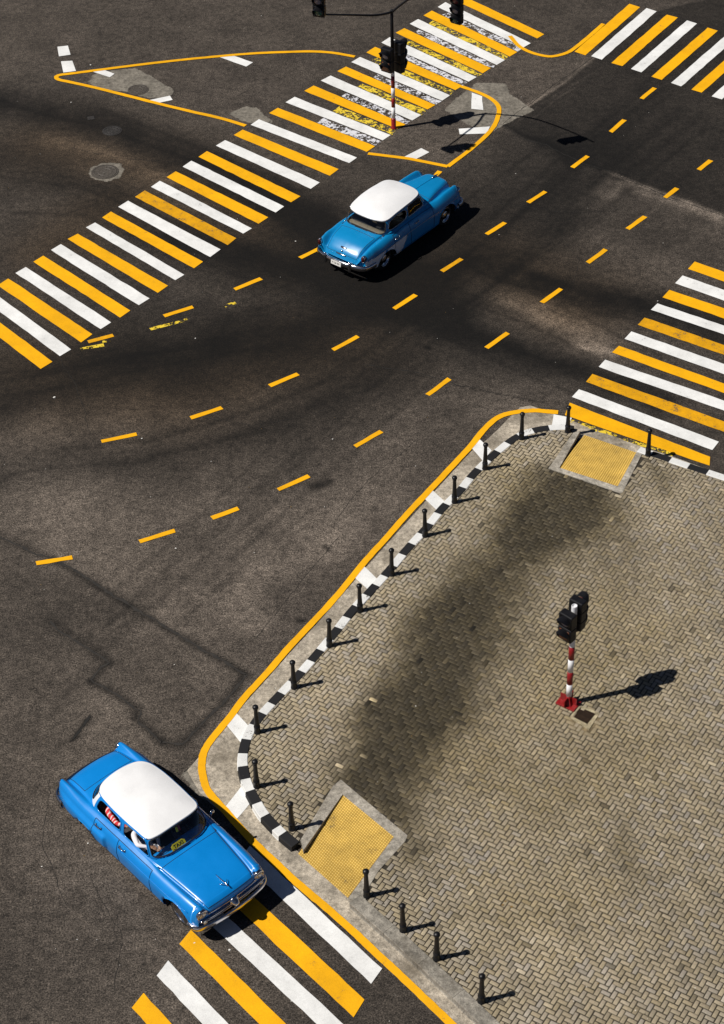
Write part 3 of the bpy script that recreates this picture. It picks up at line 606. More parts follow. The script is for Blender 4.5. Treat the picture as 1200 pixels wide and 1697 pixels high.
def build_pavers():
    Wd = .1; th = math.atan2(*(G((804,731))-G((408,1163)))[1::-1])
    ea = np.array([math.cos(th), math.sin(th)]); eb = np.array([-ea[1], ea[0]])
    org = G((640,1200), PAVE)[:2]+ea*.03+eb*.02
    ii, jj = np.meshgrid(np.arange(-170, 171), np.arange(-170, 171), indexing='ij'); ii = ii.ravel(); jj = jj.ravel(); k = (ii-jj) % 4
    H = k == 0; Vv = k == 3
    a0 = np.concatenate([ii[H], ii[Vv]])*Wd; b0 = np.concatenate([jj[H], jj[Vv]])*Wd
    la = np.concatenate([np.full(H.sum(), 2*Wd), np.full(Vv.sum(), Wd)]); lb = np.concatenate([np.full(H.sum(), Wd), np.full(Vv.sum(), 2*Wd)])
    ca, cb = a0+la/2, b0+lb/2
    cx = org[0]+ca*ea[0]+cb*eb[0]; cy = org[1]+ca*ea[1]+cb*eb[1]
    keep = (sdist(cx, cy, PVP) > .005) & (cx < 14.5) & (cy > 18.0)
    for R in (R1, R2): keep &= ~(sdist(cx, cy, R[:, :2]) > -.01)
    keep &= ~(sdist(cx, cy, HATCH) > 0)
    cx, cy, la, lb = cx[keep], cy[keep], la[keep], lb[keep]; N = len(cx)
    rs = RNG
    j = .0076+rs.uniform(0, .003, N); ang = rs.normal(0, .010, N); ox = rs.normal(0, .0022, N); oy = rs.normal(0, .0022, N)
    ca_, sa_ = np.cos(ang), np.sin(ang)
    tx = rs.normal(0, .010, N); ty = rs.normal(0, .010, N); dz = rs.normal(0, .0012, N)
    sgn = np.array([(-1, -1), (1, -1), (1, 1), (-1, 1)], float)
    V = np.zeros((N, 12, 3))
    for lv, (ins, z) in enumerate(((0, .10), (0, PAVE-.004), (.0055, PAVE))):
        for c in range(4):
            pa = sgn[c, 0]*(la/2-j-ins); pb = sgn[c, 1]*(lb/2-j-ins)
            qa = ca_*pa-sa_*pb+ox; qb = sa_*pa+ca_*pb+oy
            V[:, lv*4+c, 0] = cx+qa*ea[0]+qb*eb[0]; V[:, lv*4+c, 1] = cy+qa*ea[1]+qb*eb[1]; V[:, lv*4+c, 2] = z+dz+tx*pa+ty*pb
    fq = [(8, 9, 10, 11)]+[(4+c, 4+(c+1) % 4, 8+(c+1) % 4, 8+c) for c in range(4)]+[(c, (c+1) % 4, 4+(c+1) % 4, 4+c) for c in range(4)]
    Q = (np.array(fq)[None]+(np.arange(N)*12)[:, None, None]).reshape(-1, 4)
    X, Y = V[:, :, 0], V[:, :, 1]
    wob = smooth_noise(X, Y, .9, 21)*.8+smooth_noise(X, Y, .22, 23)*.35; wob2 = smooth_noise(X, Y, .9, 22)*.8+smooth_noise(X, Y, .22, 24)*.35
    t = np.zeros_like(X)
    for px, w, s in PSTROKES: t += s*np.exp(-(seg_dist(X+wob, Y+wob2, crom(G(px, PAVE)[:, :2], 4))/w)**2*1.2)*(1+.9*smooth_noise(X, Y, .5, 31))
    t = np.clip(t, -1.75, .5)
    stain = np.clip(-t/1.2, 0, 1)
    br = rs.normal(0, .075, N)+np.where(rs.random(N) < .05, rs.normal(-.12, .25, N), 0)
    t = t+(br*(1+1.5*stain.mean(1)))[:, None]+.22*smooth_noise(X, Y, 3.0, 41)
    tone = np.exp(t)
    tone[:, 4:8] *= (0.60+1.6*stain[:, 4:8]**1.5); tone[:, :4] *= .5  # joint shade put into chamfer and side colour; chamfers paler within the stain
    h = .30+.15*rs.standard_normal(N)
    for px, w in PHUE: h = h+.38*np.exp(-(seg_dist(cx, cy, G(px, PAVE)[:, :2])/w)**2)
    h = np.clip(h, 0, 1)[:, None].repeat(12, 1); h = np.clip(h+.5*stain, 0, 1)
    me = bpy.data.meshes.new('pavement')
    me.vertices.add(N*12); me.vertices.foreach_set('co', V.reshape(-1))
    me.loops.add(Q.size); me.loops.foreach_set('vertex_index', Q.ravel().astype(np.int32))
    me.polygons.add(len(Q)); me.polygons.foreach_set('loop_start', np.arange(0, Q.size, 4, dtype=np.int32)); me.update(calc_edges=True)
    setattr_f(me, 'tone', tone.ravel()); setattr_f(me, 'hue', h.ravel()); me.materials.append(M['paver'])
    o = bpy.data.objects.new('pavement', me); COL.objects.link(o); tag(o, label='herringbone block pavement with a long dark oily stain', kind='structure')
    print('pavers', N)
HATCH = G([(952,1192),(961,1172),(994,1185),(984,1211),(972,1212)], PAVE)[:, :2]
build_pavers()

# ------------------------------------------------------------------ tactile ramps
M['tactile'] = paint_material('tactile_yellow', (0.56, 0.34, 0.055), 0.0, 0.45); M['tactile_dot_lit'] = paint_material('lit_tactile_dot_yellow', (0.84, 0.58, 0.16), 0.0, 0.35)  # dots get a brighter copy of the yellow: highlight painted on their tops
def tactile(name, front, back, strips, label):
    root = empty(name, G(front[0], .02), label=label, cat='tactile ramp')
    inv = Matrix.Translation(-root.location)
    A, B = G(front[0], .02), G(front[1], .02); C, D = G(back[0], .112), G(back[1], .112)
    loc = np.array(root.location); P = lambda u, v: (A*(1-u)+B*u)*(1-v)+(D*(1-u)+C*u)*v-loc
    mb = MB(); mb.add([P(0, 0), P(1, 0), P(1, 1), P(0, 1)], [(0, 1, 2, 3)])
    nu = int(np.linalg.norm(B-A)/.052); nv = int(np.linalg.norm(D-A)/.052)
    nrm = np.cross(B-A, D-A); nrm /= np.linalg.norm(nrm)
    if nrm[2] < 0: nrm = -nrm
    eu = (B-A)/np.linalg.norm(B-A); ev = np.cross(nrm, eu)
    Vs, Fs = [], []
    for i in range(nu):
        for j in range(nv):
            c = P((i+.5)/nu, (j+.5)/nv); b = len(Vs)
            for r, h in ((.019, 0), (.012, .006)):
                for k in range(8): Vs.append(c+eu*r*math.cos(k*PI/4)+ev*r*math.sin(k*PI/4)+nrm*h)
            Fs += [(b+k, b+(k+1) % 8, b+8+(k+1) % 8, b+8+k) for k in range(8)]+[tuple(b+8+k for k in range(8))]
    mb.add(Vs, Fs, 1); mb.build('tactile_surface', [M['tactile'], M['tactile_dot_lit']], root)
    eb = MB()
    for st, z in strips: eb.prism(G(st, KZ)-loc, -.02, KZ-.02+z)
    eb.build('concrete_border', M['ramp_edge'], root)
    return root
tactile('tactile_ramp', R1Y[:2], R1Y[2:], [([(950,717),(962,713.5),(927,775),(909,776)], .0), ([(909,776),(926.5,774.6),(1023.7,806),(1029,817)], -.002), ([(1023.7,806),(1055,749),(1064,752),(1032,815),(1029,817)], -.004)],
 'small yellow bumpy tactile ramp beside the crosswalk at the far corner of the pavement')
tactile('tactile_ramp', R2Y[:2], R2Y[2:], [([(498,1392),(552,1302),(565,1292),(568,1316),(503,1409)], .0), ([(565,1292),(675,1384),(653.4,1386),(568,1316)], -.002), ([(675,1384),(672,1393),(648,1420),(628,1442),(612,1468),(606,1490),(592,1494),(577,1488),(653.4,1386)], -.004)],
 'large yellow bumpy tactile ramp next to the front of the nearer blue taxi')

# ------------------------------------------------------------------ bollards
M['iron'] = simple('black_iron', (0.006, 0.006, 0.007), 0.45, var=0.3, spec=0.4)
def make_bollard():
    root = empty('bollard')
    mb = MB(); mb.lathe([(.074, 0), (.074, .02), (.067, .025), (.066, .17), (.070, .175), (.070, .20), (.060, .205), (.054, .30), (.041, .68), (.041, .70), (.047, .705), (.047, .72), (.036, .725)], 18)
    mb.build('shaft', M['iron'], root, True)
    mb = MB(); mb.lathe([(.036, .722), (.054, .738), (.066, .768), (.064, .797), (.048, .820), (.022, .832), (.002, .834)], 18)
    mb.build('cap', M['iron'], root, True); return root
def dup(root):
    r = root.copy(); COL.objects.link(r)
    for ch in list(root.children):
        c = ch.copy(); COL.objects.link(c); c.parent = r
        for g in list(ch.children):
            d = g.copy(); COL.objects.link(d); d.parent = c
    return r
BOL = [((940.6,715.5), 'black bollard standing at the left front edge of the far tactile ramp'),
 ((864.2,727), 'black bollard on the rounded far corner of the kerb, left of the far tactile ramp'),
 ((803.7,777), 'black bollard on the striped kerb beside the white bar nearest the far corner'),
 ((753.2,832.5), 'black bollard just above the white gutter bar that is second from the far corner'),
 ((704.5,888.2), 'black bollard just below the white gutter bar that is second from the far corner'),
 ((649,952.5), 'black bollard just above the white gutter bar in the middle of the straight kerb'),
 ((597,1012.5), 'black bollard just below the white gutter bar in the middle of the straight kerb'),
 ((546,1070.5), 'black bollard on the straight kerb, second below its middle white gutter bar'),
 ((487.5,1139.5), 'black bollard on the straight kerb, third below its middle white gutter bar'),
 ((426.7,1213.7), 'black bollard at the white bar where the kerb starts to curve round the near corner'),
 ((425.6,1303.7), 'black bollard on the curved near corner beside the lower white gutter bar'),
 ((484,1374), 'black bollard at the end of the striped kerb just left of the near tactile ramp'),
 ((608,1485.1), 'black bollard at the right corner of the near tactile ramp'),
 ((668.2,1542.3), 'black bollard on the bare kerb between two others below the near tactile ramp'),
 ((723.7,1589), 'black bollard second from the bottom edge along the bare kerb'),
 ((797.5,1660), 'black bollard nearest the bottom edge of the picture'),
 ((1073.9,754.2), 'black bollard right of the far tactile ramp beside the right edge crosswalk')]
b0 = make_bollard()
for i, (q, lab) in enumerate(BOL):
    b = b0 if i == 0 else dup(b0)
    p = G(q, PAVE); b.scale = (1.02, 1.02, 1.0); b.location = (p[0], p[1], PAVE-.001); b.rotation_euler = (random.gauss(0, .013), random.gauss(0, .013), random.random()*6)
    tag(b, lab, 'bollard', 'bollards along the kerb')

# ------------------------------------------------------------------ covers
M['cast_iron'] = simple('worn_cast_iron', (0.07, 0.06, 0.05), 0.6, var=0.35, nscale=20)
M['cast_dark'] = simple('dark_cast_iron', (0.028, 0.025, 0.023), 0.6, var=0.35, nscale=20)
def manhole(q, r, mat, label):
    p = G(q); root = empty('manhole_cover', p, rz=random.random(), label=label, cat='manhole cover')
    mb = MB(); mb.lathe([(r*1.16, 0.0), (r*1.16, .012), (r*1.02, .016), (r*1.02, .006), (r*1.0, .006)], 36); mb.build('frame', mat, root)
    mb = MB(); mb.lathe([(r*.985, 0.0), (r*.985, .015), (r*.965, .018), (r*.9, .018), (r*.88, .011), (r*.62, .011), (r*.60, .018), (r*.5, .018), (r*.48, .011), (r*.2, .011), (r*.18, .018), (.01, .018)], 36)
    for k in range(12):
        a = 2*PI*k/12; mb.box((r*.75*math.cos(a), r*.75*math.sin(a), .014), (r*.2, .03, .009), rz=a)
    for k in range(6):
        a = 2*PI*k/6; mb.box((r*.34*math.cos(a), r*.34*math.sin(a), .014), (r*.2, .03, .009), rz=a)
    mb.build('lid', mat, root)
manhole((229,149), .30, M['cast_iron'], 'round manhole cover set in a pale concrete patch on the pointed traffic island')
manhole((174,285), .37, M['cast_iron'], 'rough round manhole cover with a broken pale collar left of the long crosswalk')
manhole((186,217), .27, M['cast_dark'], 'dark manhole cover barely visible in the asphalt below the pointed island')
p = G((151,196)); root = empty('valve_cover', p, rz=.2, label='small square black valve cover in the asphalt below the island tip', cat='valve cover')
MB().box((0, 0, .006), (.22, .22, .014), bev=.003).build('frame', M['cast_dark'], root); MB().box((0, 0, .012), (.17, .17, .01), bev=.003).box((0, 0, .018), (.1, .02, .006)).build('lid', M['cast_dark'], root)
# open inspection pit beside the near traffic light
root = empty('inspection_pit', G((973,1190), PAVE), label='small square inspection pit with a rusty lid beside the near traffic light', cat='inspection pit')
loc = np.array(root.location); q = lambda pts, z: G(pts, PAVE)-loc+[0, 0, z]
out = q([(946,1190),(959,1171),(996,1184),(983,1214),(968,1210)], 0); inn = q([(948.5,1188),(962,1172.5),(987.5,1183),(973.5,1200.5)], 0)
oo = q([(944.5,1189.5),(960,1168.5),(994,1182),(976,1210)], 0)
mb = MB(); n4 = 4; Vv = []
for P_, z in ((oo, -.03), (oo, .012), (inn, .012), (inn, -.04)): Vv += [(x, y, z) for x, y, _ in P_]
mb.add(Vv, [(l*4+i, l*4+(i+1) % 4, (l+1)*4+(i+1) % 4, (l+1)*4+i) for l in range(3) for i in range(4)])
mb.build('rim', concrete_material('pit_concrete', (0.40, 0.34, 0.22)), root)
M['rust'] = simple('rusty_lid', (0.022, 0.013, 0.008), 0.85, var=0.5, nscale=9, spec=0.15)
mb = MB(); mb.prism(inn, -.05, -.004); mb.build('lid', M['rust'], root)
mb = MB(); mb.prism(q([(930,1184),(948,1189),(960,1168),(998,1184),(987,1215),(964,1218),(946,1204)], 0), -.03, -.009); mb.build('mortar', concrete_material('pit_mortar', (0.22, 0.17, 0.10)), root)

# ------------------------------------------------------------------ traffic lights
M['red'] = simple('red_enamel', (0.23, 0.007, 0.009), 0.4, var=0.12)
M['pole_white'] = simple('white_enamel', (0.74, 0.74, 0.76), 0.4, var=0.06)
M['black_plastic'] = simple('black_plastic', (0.005, 0.005, 0.0065), 0.5, var=0.2, spec=0.3)
M['lens_red'] = simple('dark_red_lens', (0.16, 0.02, 0.025), 0.25, var=0.15)
M['lens_grey'] = simple('unlit_lens', (0.30, 0.25, 0.26), 0.25, var=0.15)
M['lens_green'] = simple('dark_green_lens', (0.02, 0.09, 0.06), 0.25, var=0.15)
M['lens_amber'] = simple('dark_orange_display', (0.15, 0.045, 0.015), 0.4, var=0.3)
def signal_head(parent, pos, yaw, lenses, w=.30, h=.31, d=.17, hood=.20, tilt=0.0):
    """stack of square sections facing +x after yaw, lenses listed from the top"""
    root = bpy.data.objects.new('signal_head', None); COL.objects.link(root); root.parent = parent; root.location = pos; root.rotation_euler = (0, tilt, yaw); root.empty_display_size = .2
    n = len(lenses); mb = MB()
    for k in range(n): mb.box((0, 0, -(k+.5)*h), (d, w, h-.012), bev=.025)
    mb.box((-.01, 0, -n*h/2), (d*.8, w*.92, n*h-.02), bev=.02)
    mb.build('housing', M['black_plastic'], root, False)
    for k, ln in enumerate(lenses):
        z = -(k+.5)*h; mt = Matrix.Translation((d/2-.004, 0, z)) @ Matrix.Rotation(PI/2, 4, 'Y')
        mb = MB()
        if ln == 'lens_amber': mb.box((d/2, 0, z), (.012, w*.72, h*.72), bev=.005)
        else: mb.lathe([(w*.36, 0), (w*.34, .012), (w*.2, .026), (.004, .03)], 20, mt)
        mb.build('lens', M[ln], root, True)
        # hood: an open visor longer on top
        V = []; F = []; N = 17
        for i in range(N):
            a = -PI*.18+PI*1.36*i/(N-1); c_, s_ = math.cos(a), math.sin(a)
            L = hood*(.35+.65*max(0, s_)); R = w*.43
            for rr in (R, R-.008): V += [(d/2-.01, rr*c_, z+rr*s_), (d/2+L, rr*c_*1.02, z+rr*s_*1.02+.01)]
        for i in range(N-1):
            b = 4*i; F += [(b, b+1, b+5, b+4), (b+2, b+6, b+7, b+3), (b+1, b+3, b+7, b+5)]
        mk('visor', V, F, M['black_plastic'], root)
    return root
def bands(z0, zs, r0):
    return
LB = G((942,1165.5), PAVE)
tl = empty('traffic_light', LB, label='short traffic light on a red and white striped pole standing on the block pavement', cat='traffic light')
def striped_pole(root, cutsz, r, top):
    for i, (a, b) in enumerate(zip(cutsz[:-1], cutsz[1:])):
        mb = MB(); mb.lathe([(r, a), (r, b)], 20); mb.build('pole_band', M['red'] if i % 2 == 0 else M['pole_white'], root, True)
    a = cutsz[-1]; mb = MB(); mb.lathe([(r, a), (r, top-.012), (r*.9, top), (r*.86, top), (r*.84, top-.04), (.002, top-.04)], 20); mb.build('pole_top', M['pole_white'], root, False)
striped_pole(tl, [.0, .255, .62, 1.0, 1.37, 1.76], .064, 2.94)
mb = MB(); mb.box((0, 0, .02), (.46, .34, .04), bev=.006, rz=-.62); mb.lathe([(.17, .03), (.15, .07), (.085, .16), (.066, .30), (.058, .32)], 4, Matrix.Rotation(-.62+PI/4, 4, 'Z'))
for k in range(4):
    a = -.62+k*PI/2; mb.box((.12*math.cos(a), .12*math.sin(a), .13), (.16, .016, .2), rz=a)
mb.build('foot', M['red'], tl)
for k in range(2):
    mb = MB(); z = 2.05+k*.62; mb.box((-.06, -.05, z), (.2, .05, .04), rz=.5); mb.box((.10, .05, z+.12), (.2, .05, .04), rz=.4); mb.build('bracket', M['black_plastic'], tl)
signal_head(tl, (-.14, -.12, 2.84), -2.35, ['lens_grey', 'lens_amber'], w=.35, h=.37, d=.20, hood=.20)
signal_head(tl, (.09, .15, 2.97), .85, ['lens_red', 'lens_grey', 'lens_green'], w=.34, h=.265, d=.20, hood=.17)
mb = MB(); mb.tube(crom([(.06, -.02, 1.98), (.16, -.06, 1.93), (.26, 0, 1.95), (.3, .06, 2.02)], 6), .006); mb.build('cable', M['black_plastic'], tl)
# far traffic light with two curved mast arms
FB = G((652.5,212.5))
ft = empty('traffic_light', FB, label='tall traffic light with curved mast arms on a striped pole at the rounded island', cat='traffic light')
striped_pole(ft, [.0, .38, .76, 1.10, 1.44, 1.86], .06, 1.97)
mb = MB(); mb.lathe([(.10, 0), (.10, .03), (.075, .05), (.075, .34), (.062, .36)], 16); mb.build('foot', M['red'], ft, True)
mb = MB(); mb.lathe([(.055, 1.9), (.05, 4.05), (.03, 4.08)], 16); mb.build('mast', M['black_plastic'], ft, True)
signal_head(ft, (-.16, -.12, 2.86), -2.2, ['lens_grey', 'lens_amber'], w=.38, h=.40, d=.20, hood=.26)
signal_head(ft, (.20, .10, 2.95), .75, ['lens_red', 'lens_grey', 'lens_green'], w=.36, h=.34, d=.20, hood=.22)
def arm_from_shadow(px, zs):
    g = G(px); return np.array([gg-SUNS*z+np.array([0, 0, z]) for gg, z in zip(g, zs)])-FB
a1 = arm_from_shadow([(803,192.5),(830,190),(868,193.5),(900,201),(948,219),(985,236)], [3.98,4.30,4.72,5.05,5.45,5.62])
a1[0] = (0, 0, 3.98)
a2 = arm_from_shadow([(804,193),(790,206),(770,222),(736,247)], [3.98,4.25,4.6,5.15]); a2[0] = (0, 0, 3.98)
for a in (a1, a2):
    c = crom(a, 8); mb = MB(); mb.tube(c, np.linspace(.04, .026, len(c)), 10); mb.build('mast_arm', M['black_plastic'], ft, True)
t1 = a1[-1]-a1[-2]; t2 = a2[-1]-a2[-2]
signal_head(ft, tuple(a1[-2]*.45+a1[-1]*.55+[0, 0, -.06]), -2.2, ['lens_red', 'lens_grey', 'lens_green'], w=.34, h=.31, d=.20, hood=.22)
signal_head(ft, tuple(a2[-1]+[.10, 0, 1.02]), -1.9, ['lens_red', 'lens_grey', 'lens_green'], w=.36, h=.36, d=.20, hood=.26)
mb = MB(); mb.tube([a2[-1]+[0, 0, -.05], a2[-1]+[.02, 0, .95]], .03, 8); mb.build('bracket', M['black_plastic'], ft, True)

# ------------------------------------------------------------------ cars
def pchip(xk, yk, x):
    xk = np.asarray(xk, float); yk = np.asarray(yk, float); h = np.diff(xk); d = np.diff(yk)/h; n = len(xk); mm = np.zeros(n)
    for i in range(1, n-1):
        if d[i-1]*d[i] > 0:
            w1, w2 = 2*h[i]+h[i-1], h[i]+2*h[i-1]; mm[i] = (w1+w2)/(w1/d[i-1]+w2/d[i])
    mm[0], mm[-1] = d[0], d[-1]
    i = np.clip(np.searchsorted(xk, x)-1, 0, n-2); t = (x-xk[i])/h[i]
    return yk[i]*(1+2*t)*(1-t)**2+mm[i]*h[i]*t*(1-t)**2+yk[i+1]*t*t*(3-2*t)+mm[i+1]*h[i]*t*t*(t-1)
def car_paint(name, col):
    mt, n, l, b = new_mat(name)
    tc = n.new('ShaderNodeTexCoord'); f = noise(n, l, 1.4, 5, .6, tc.outputs['Object']); g = noise(n, l, 60, 2, .6, tc.outputs['Object'])
    s = n.new('ShaderNodeVectorMath'); s.operation = 'SCALE'; s.inputs[0].default_value = col
    l.new(math_node(n, l, 'MULTIPLY', ramp(n, l, f, .3, .7, .93, 1.06), ramp(n, l, g, .3, .7, .96, 1.04)), s.inputs['Scale'])
    l.new(s.outputs[0], b.inputs['Base Color']); l.new(ramp(n, l, f, .3, .7, .24, .40), b.inputs['Roughness'])
    b.inputs['Coat Weight'].default_value = .35; b.inputs['Coat Roughness'].default_value = .10; return mt
M['blue_a'] = car_paint('bright_blue_paint', (0.002, 0.205, 0.60))
M['blue_b'] = car_paint('turquoise_blue_paint', (0.002, 0.205, 0.47))
M['roof_white'] = car_paint('white_roof_paint', (0.78, 0.78, 0.79))
M['chrome'] = simple('chrome', (0.50, 0.50, 0.53), 0.16, 1.0, var=.06)
M['rubber'] = simple('tyre_rubber', (0.012, 0.012, 0.012), .75, var=.2)
M['seam'] = simple('dark_seam', (0.004, 0.012, 0.03), .7)
M['void'] = simple('dark_lining', (0.012, 0.012, 0.013), .85)
M['seat'] = simple('dark_upholstery', (0.030, 0.027, 0.028), .7, var=.2)
M['seat_tan'] = simple('tan_upholstery', (0.20, 0.16, 0.11), .7, var=.2)
M['glass'] = glass_material('window_glass', (0.84, 0.87, 0.87))
M['lamp_glass'] = simple('lamp_glass', (0.55, 0.54, 0.50), .08, .3)
M['tail_red'] = simple('tail_lamp_red', (0.05, 0.005, 0.005), .25)
M['plate'] = simple('plate_white', (0.72, 0.70, 0.66), .5)
M['ink'] = simple('black_ink', (0.012, 0.012, 0.012), .6)
M['taxi_yellow'] = simple('taxi_sign_yellow', (0.78, 0.66, 0.02), .5)
M['flag_red'] = simple('pennant_red', (0.35, 0.02, 0.03), .6)
NP = 10
class Car:
    def __init__(s, name, loc, heading, spec, label, paint):
        s.sp = spec; s.paint = paint; s.root = empty(name, (loc[0], loc[1], 0), heading, label, 'car')
        s.build_shell(); s.build_house(); s.wheels()
    def part(s, mb, name, mats, smooth=True, parent=None): return mb.build(name, mats, parent or s.root, smooth)
    # ---- body loft
    def build_shell(s):
        sp = s.sp; st = np.array([[r[0], r[1], 0, r[2]]+[v for p in r[3:] for v in p] for r in sp['stations']])   # x, bow, (0,zc), (y,z)...
        xk = st[::-1, 0]; arr = st[::-1, :]
        us = np.concatenate([np.arange(xk[0], xk[-1], .03), [xk[-1]]]); us = np.unique(np.concatenate([us, np.linspace(xk[-1]-.14, xk[-1], 12), np.linspace(xk[0], xk[0]+.14, 12)]))
        cols = np.stack([pchip(xk, arr[:, k], us) for k in range(1, arr.shape[1])], 1)
        bow = cols[:, 0]; pts = cols[:, 1:].reshape(len(us), -1, 2)
        npt = pts.shape[1]; sub = 6; half = []
        for i in range(len(us)): half.append(crom(pts[i], sub))
        half = np.array(half); nh = half.shape[1]
        s.us, s.half = us, half
        s.col_of = lambda k: k*sub
        Y = np.concatenate([-half[:, :0:-1, 0], half[:, :, 0]], 1); Z = np.concatenate([half[:, :0:-1, 1], half[:, :, 1]], 1)
        X = us[:, None]-bow[:, None]*(np.abs(Y)/.85)**2.2
        nc = Y.shape[1]; cidx = np.abs(np.arange(nc)-(nh-1))
        V = np.stack([X, Y, Z], -1)
        if 'bulge_x' in sp:      # raised rear quarter
            bx = np.clip((sp['bulge_x']-X)/.05, 0, 1); bx = bx*bx*(3-2*bx)*np.clip((X+2.6)/.5, 0, 1); bz = np.clip((.79-Z)/.035, 0, 1)*np.clip((Z-.38)/.10, 0, 1)
            V[..., 1] += np.sign(Y)*.055*bx*bz
        # wheel openings
        side0 = s.col_of(4)+2
        keep = np.ones((len(us)-1, nc-1), bool)
        fc = (V[:-1, :-1]+V[1:, :-1]+V[1:, 1:]+V[:-1, 1:])/4
        fcol = np.minimum(cidx[:-1], cidx[1:])
        for wx, wz, rx, rz in sp['arches']:
            keep &= ~((((fc[..., 0]-wx)/rx)**2+((fc[..., 2]-wz)/rz)**2 < 1) & (fcol[None, :] >= side0))
            sel = cidx >= side0
            e = np.sqrt(((V[..., 0]-wx)/rx)**2+((V[..., 2]-wz)/rz)**2)
            k = sel[None, :] & (e > .80) & (e < 1.16) & (V[..., 2] > wz-.3)
            V[..., 0] = np.where(k, wx+(V[..., 0]-wx)/e, V[..., 0]); V[..., 2] = np.where(k, wz+(V[..., 2]-wz)/e, V[..., 2])
        s.V = V; s.cidx = cidx; s.nc = nc; s.nh = nh
        # the cabin opening
        ring = s.belt_ring(200); inside = in_poly(fc[..., 0], fc[..., 1], ring*[.985, .975])
        keep &= ~(inside & (fcol[None, :] <= s.col_of(3)+2))
        # panels
        x = fc[..., 0]; y = fc[..., 1]; z = fc[..., 2]; lab = np.zeros(keep.shape, int); xr = ((us[:-1]+us[1:])/2)[:, None]
        hx0, hx1 = sp['hood']; tx0, tx1 = sp['trunk']
        hood = (xr > hx0) & (xr < hx1) & (fcol[None, :] < s.col_of(2)+2); lab[hood] = 1
        trunk = (xr < tx1) & (xr > tx0) & (fcol[None, :] < s.col_of(2)); lab[trunk] = 2
        sd = (fcol[None, :] >= s.col_of(4)+3) & (fcol[None, :] < s.col_of(8)-2)
        for di, (d0, d1) in enumerate(sp['doors']):
            for sg in (1, -1): lab[sd & (xr > d0) & (xr < d1) & (np.sign(y) == sg) & keep] = 3+di*2+(0 if sg > 0 else 1)
        idx = np.arange(len(us)*nc).reshape(len(us), nc)
        fmat = np.zeros(keep.shape, int)
        if sp.get('two_tone'):
            zz = sp['two_tone'](x); fmat[(z < zz) & (fcol[None, :] >= s.col_of(5)) & (x < sp['tone_x']-(.70-z)*.8)] = 1
        mats = [s.paint, M['roof_white']]
        s.panels = {}
        for L, nm in [(0, 'body'), (1, 'hood'), (2, 'trunk_lid')]+[(k, 'door') for k in range(3, 7)]:
            ii, jj = np.nonzero(keep & (lab == L)); 
            if len(ii) == 0: continue
            Q = np.stack([idx[ii, jj], idx[ii+1, jj], idx[ii+1, jj+1], idx[ii, jj+1]], 1)
            un, inv = np.unique(Q, return_inverse=True); Q = inv.reshape(Q.shape)
            VV = V.reshape(-1, 3)[un]; mb = MB(); mb.add(VV, Q, 0); mb.FM = list(fmat[ii, jj])
            if L > 0:   # shut line: thin dark tubes along the panel's edge
                cnt = {}
                for f in Q:
                    for a, b in zip(f, np.roll(f, -1)): cnt[(min(a, b), max(a, b))] = cnt.get((min(a, b), max(a, b)), 0)+1
                for (a, b), c in cnt.items():
                    if c == 1: mb.tube([VV[a], VV[b]], .0065 if L < 3 else .008, 4, mi=2, cap=False)
            if L == 0:
                for row, sg in ((0, -1), (len(us)-1, 1)):    # close the two ends
                    ring = V[row]; c = ring.mean(0); c[1] = 0; n0 = mb.n
                    inner = c+(ring-c)*[1, .92, .85]-[sg*.05, 0, 0]
                    mb.add(np.vstack([ring, inner, c[None]-[sg*.06, 0, 0]]), [(j, j+1, nc+j+1, nc+j) for j in range(nc-1)]+[(nc+j, nc+j+1, 2*nc) for j in range(nc-1)]+[(nc-1, 0, nc, 2*nc-1), (2*nc-1, nc, 2*nc)], 0)
                for wx, wz, rx, rz in sp['arches']:          # dark wheel wells
                    for sg in (1, -1):
                        W_ = []; n = 20
                        for i in range(n+1):
                            a = -PI*.12+PI*1.24*i/n; W_ += [(wx+rx*1.0*math.cos(a), sg*sp['wellout'], wz+rz*1.0*math.sin(a)), (wx+rx*1.02*math.cos(a), sg*.45, wz+rz*1.02*math.sin(a))]
                        mb.add(W_, [(2*i, 2*i+1, 2*i+3, 2*i+2) for i in range(n)], 3)
                        mb.add([(wx+rx*1.02*math.cos(PI*2*i/16), sg*.46, wz+rz*1.02*math.sin(PI*2*i/16)) for i in range(16)], [tuple(range(16))], 3)
                mb.box(((us[0]+us[-1])/2, 0, .34), (us[-1]-us[0]-.5, 1.0, .03), 3)
                mb.box((0, 0, .30), (1.9, 1.66, .03), 3)
            o = mb.build(nm, mats+[M['seam'], M['void']], s.root, True); s.panels[L] = o
    def surf(s, x, col, sg=1):
        """point on the shell at length x, profile column col, side sg"""
        i = int(np.argmin(np.abs(s.us-x))); j = s.nh-1+sg*int(col); return s.V[i, j].copy()
    # ---- greenhouse
    def ring_eval(s, P, Sv):
        P = np.asarray(P, float); n = 24
        Q = np.vstack([P[1]*[1, -1, 1], P, P[-2]*[1, -1, 1]]); c = crom(Q, n)[n:-n]
        Sv = np.asarray(Sv, float); fold = np.where(Sv < 0, -Sv, np.where(Sv > len(P)-1, 2*(len(P)-1)-Sv, Sv)); sg = np.where((Sv < 0) | (Sv > len(P)-1), -1, 1)
        t = fold*n; i0 = np.clip(t.astype(int), 0, len(c)-2); f = (t-i0)[..., None]; r = c[i0]*(1-f)+c[i0+1]*f
        r[..., 1] *= sg; return r
    def belt_ring(s, n):
        N = len(s.sp['belt'])-1; return s.ring_eval(s.sp['belt'], np.linspace(0, 2*N, n, endpoint=False))[:, :2]
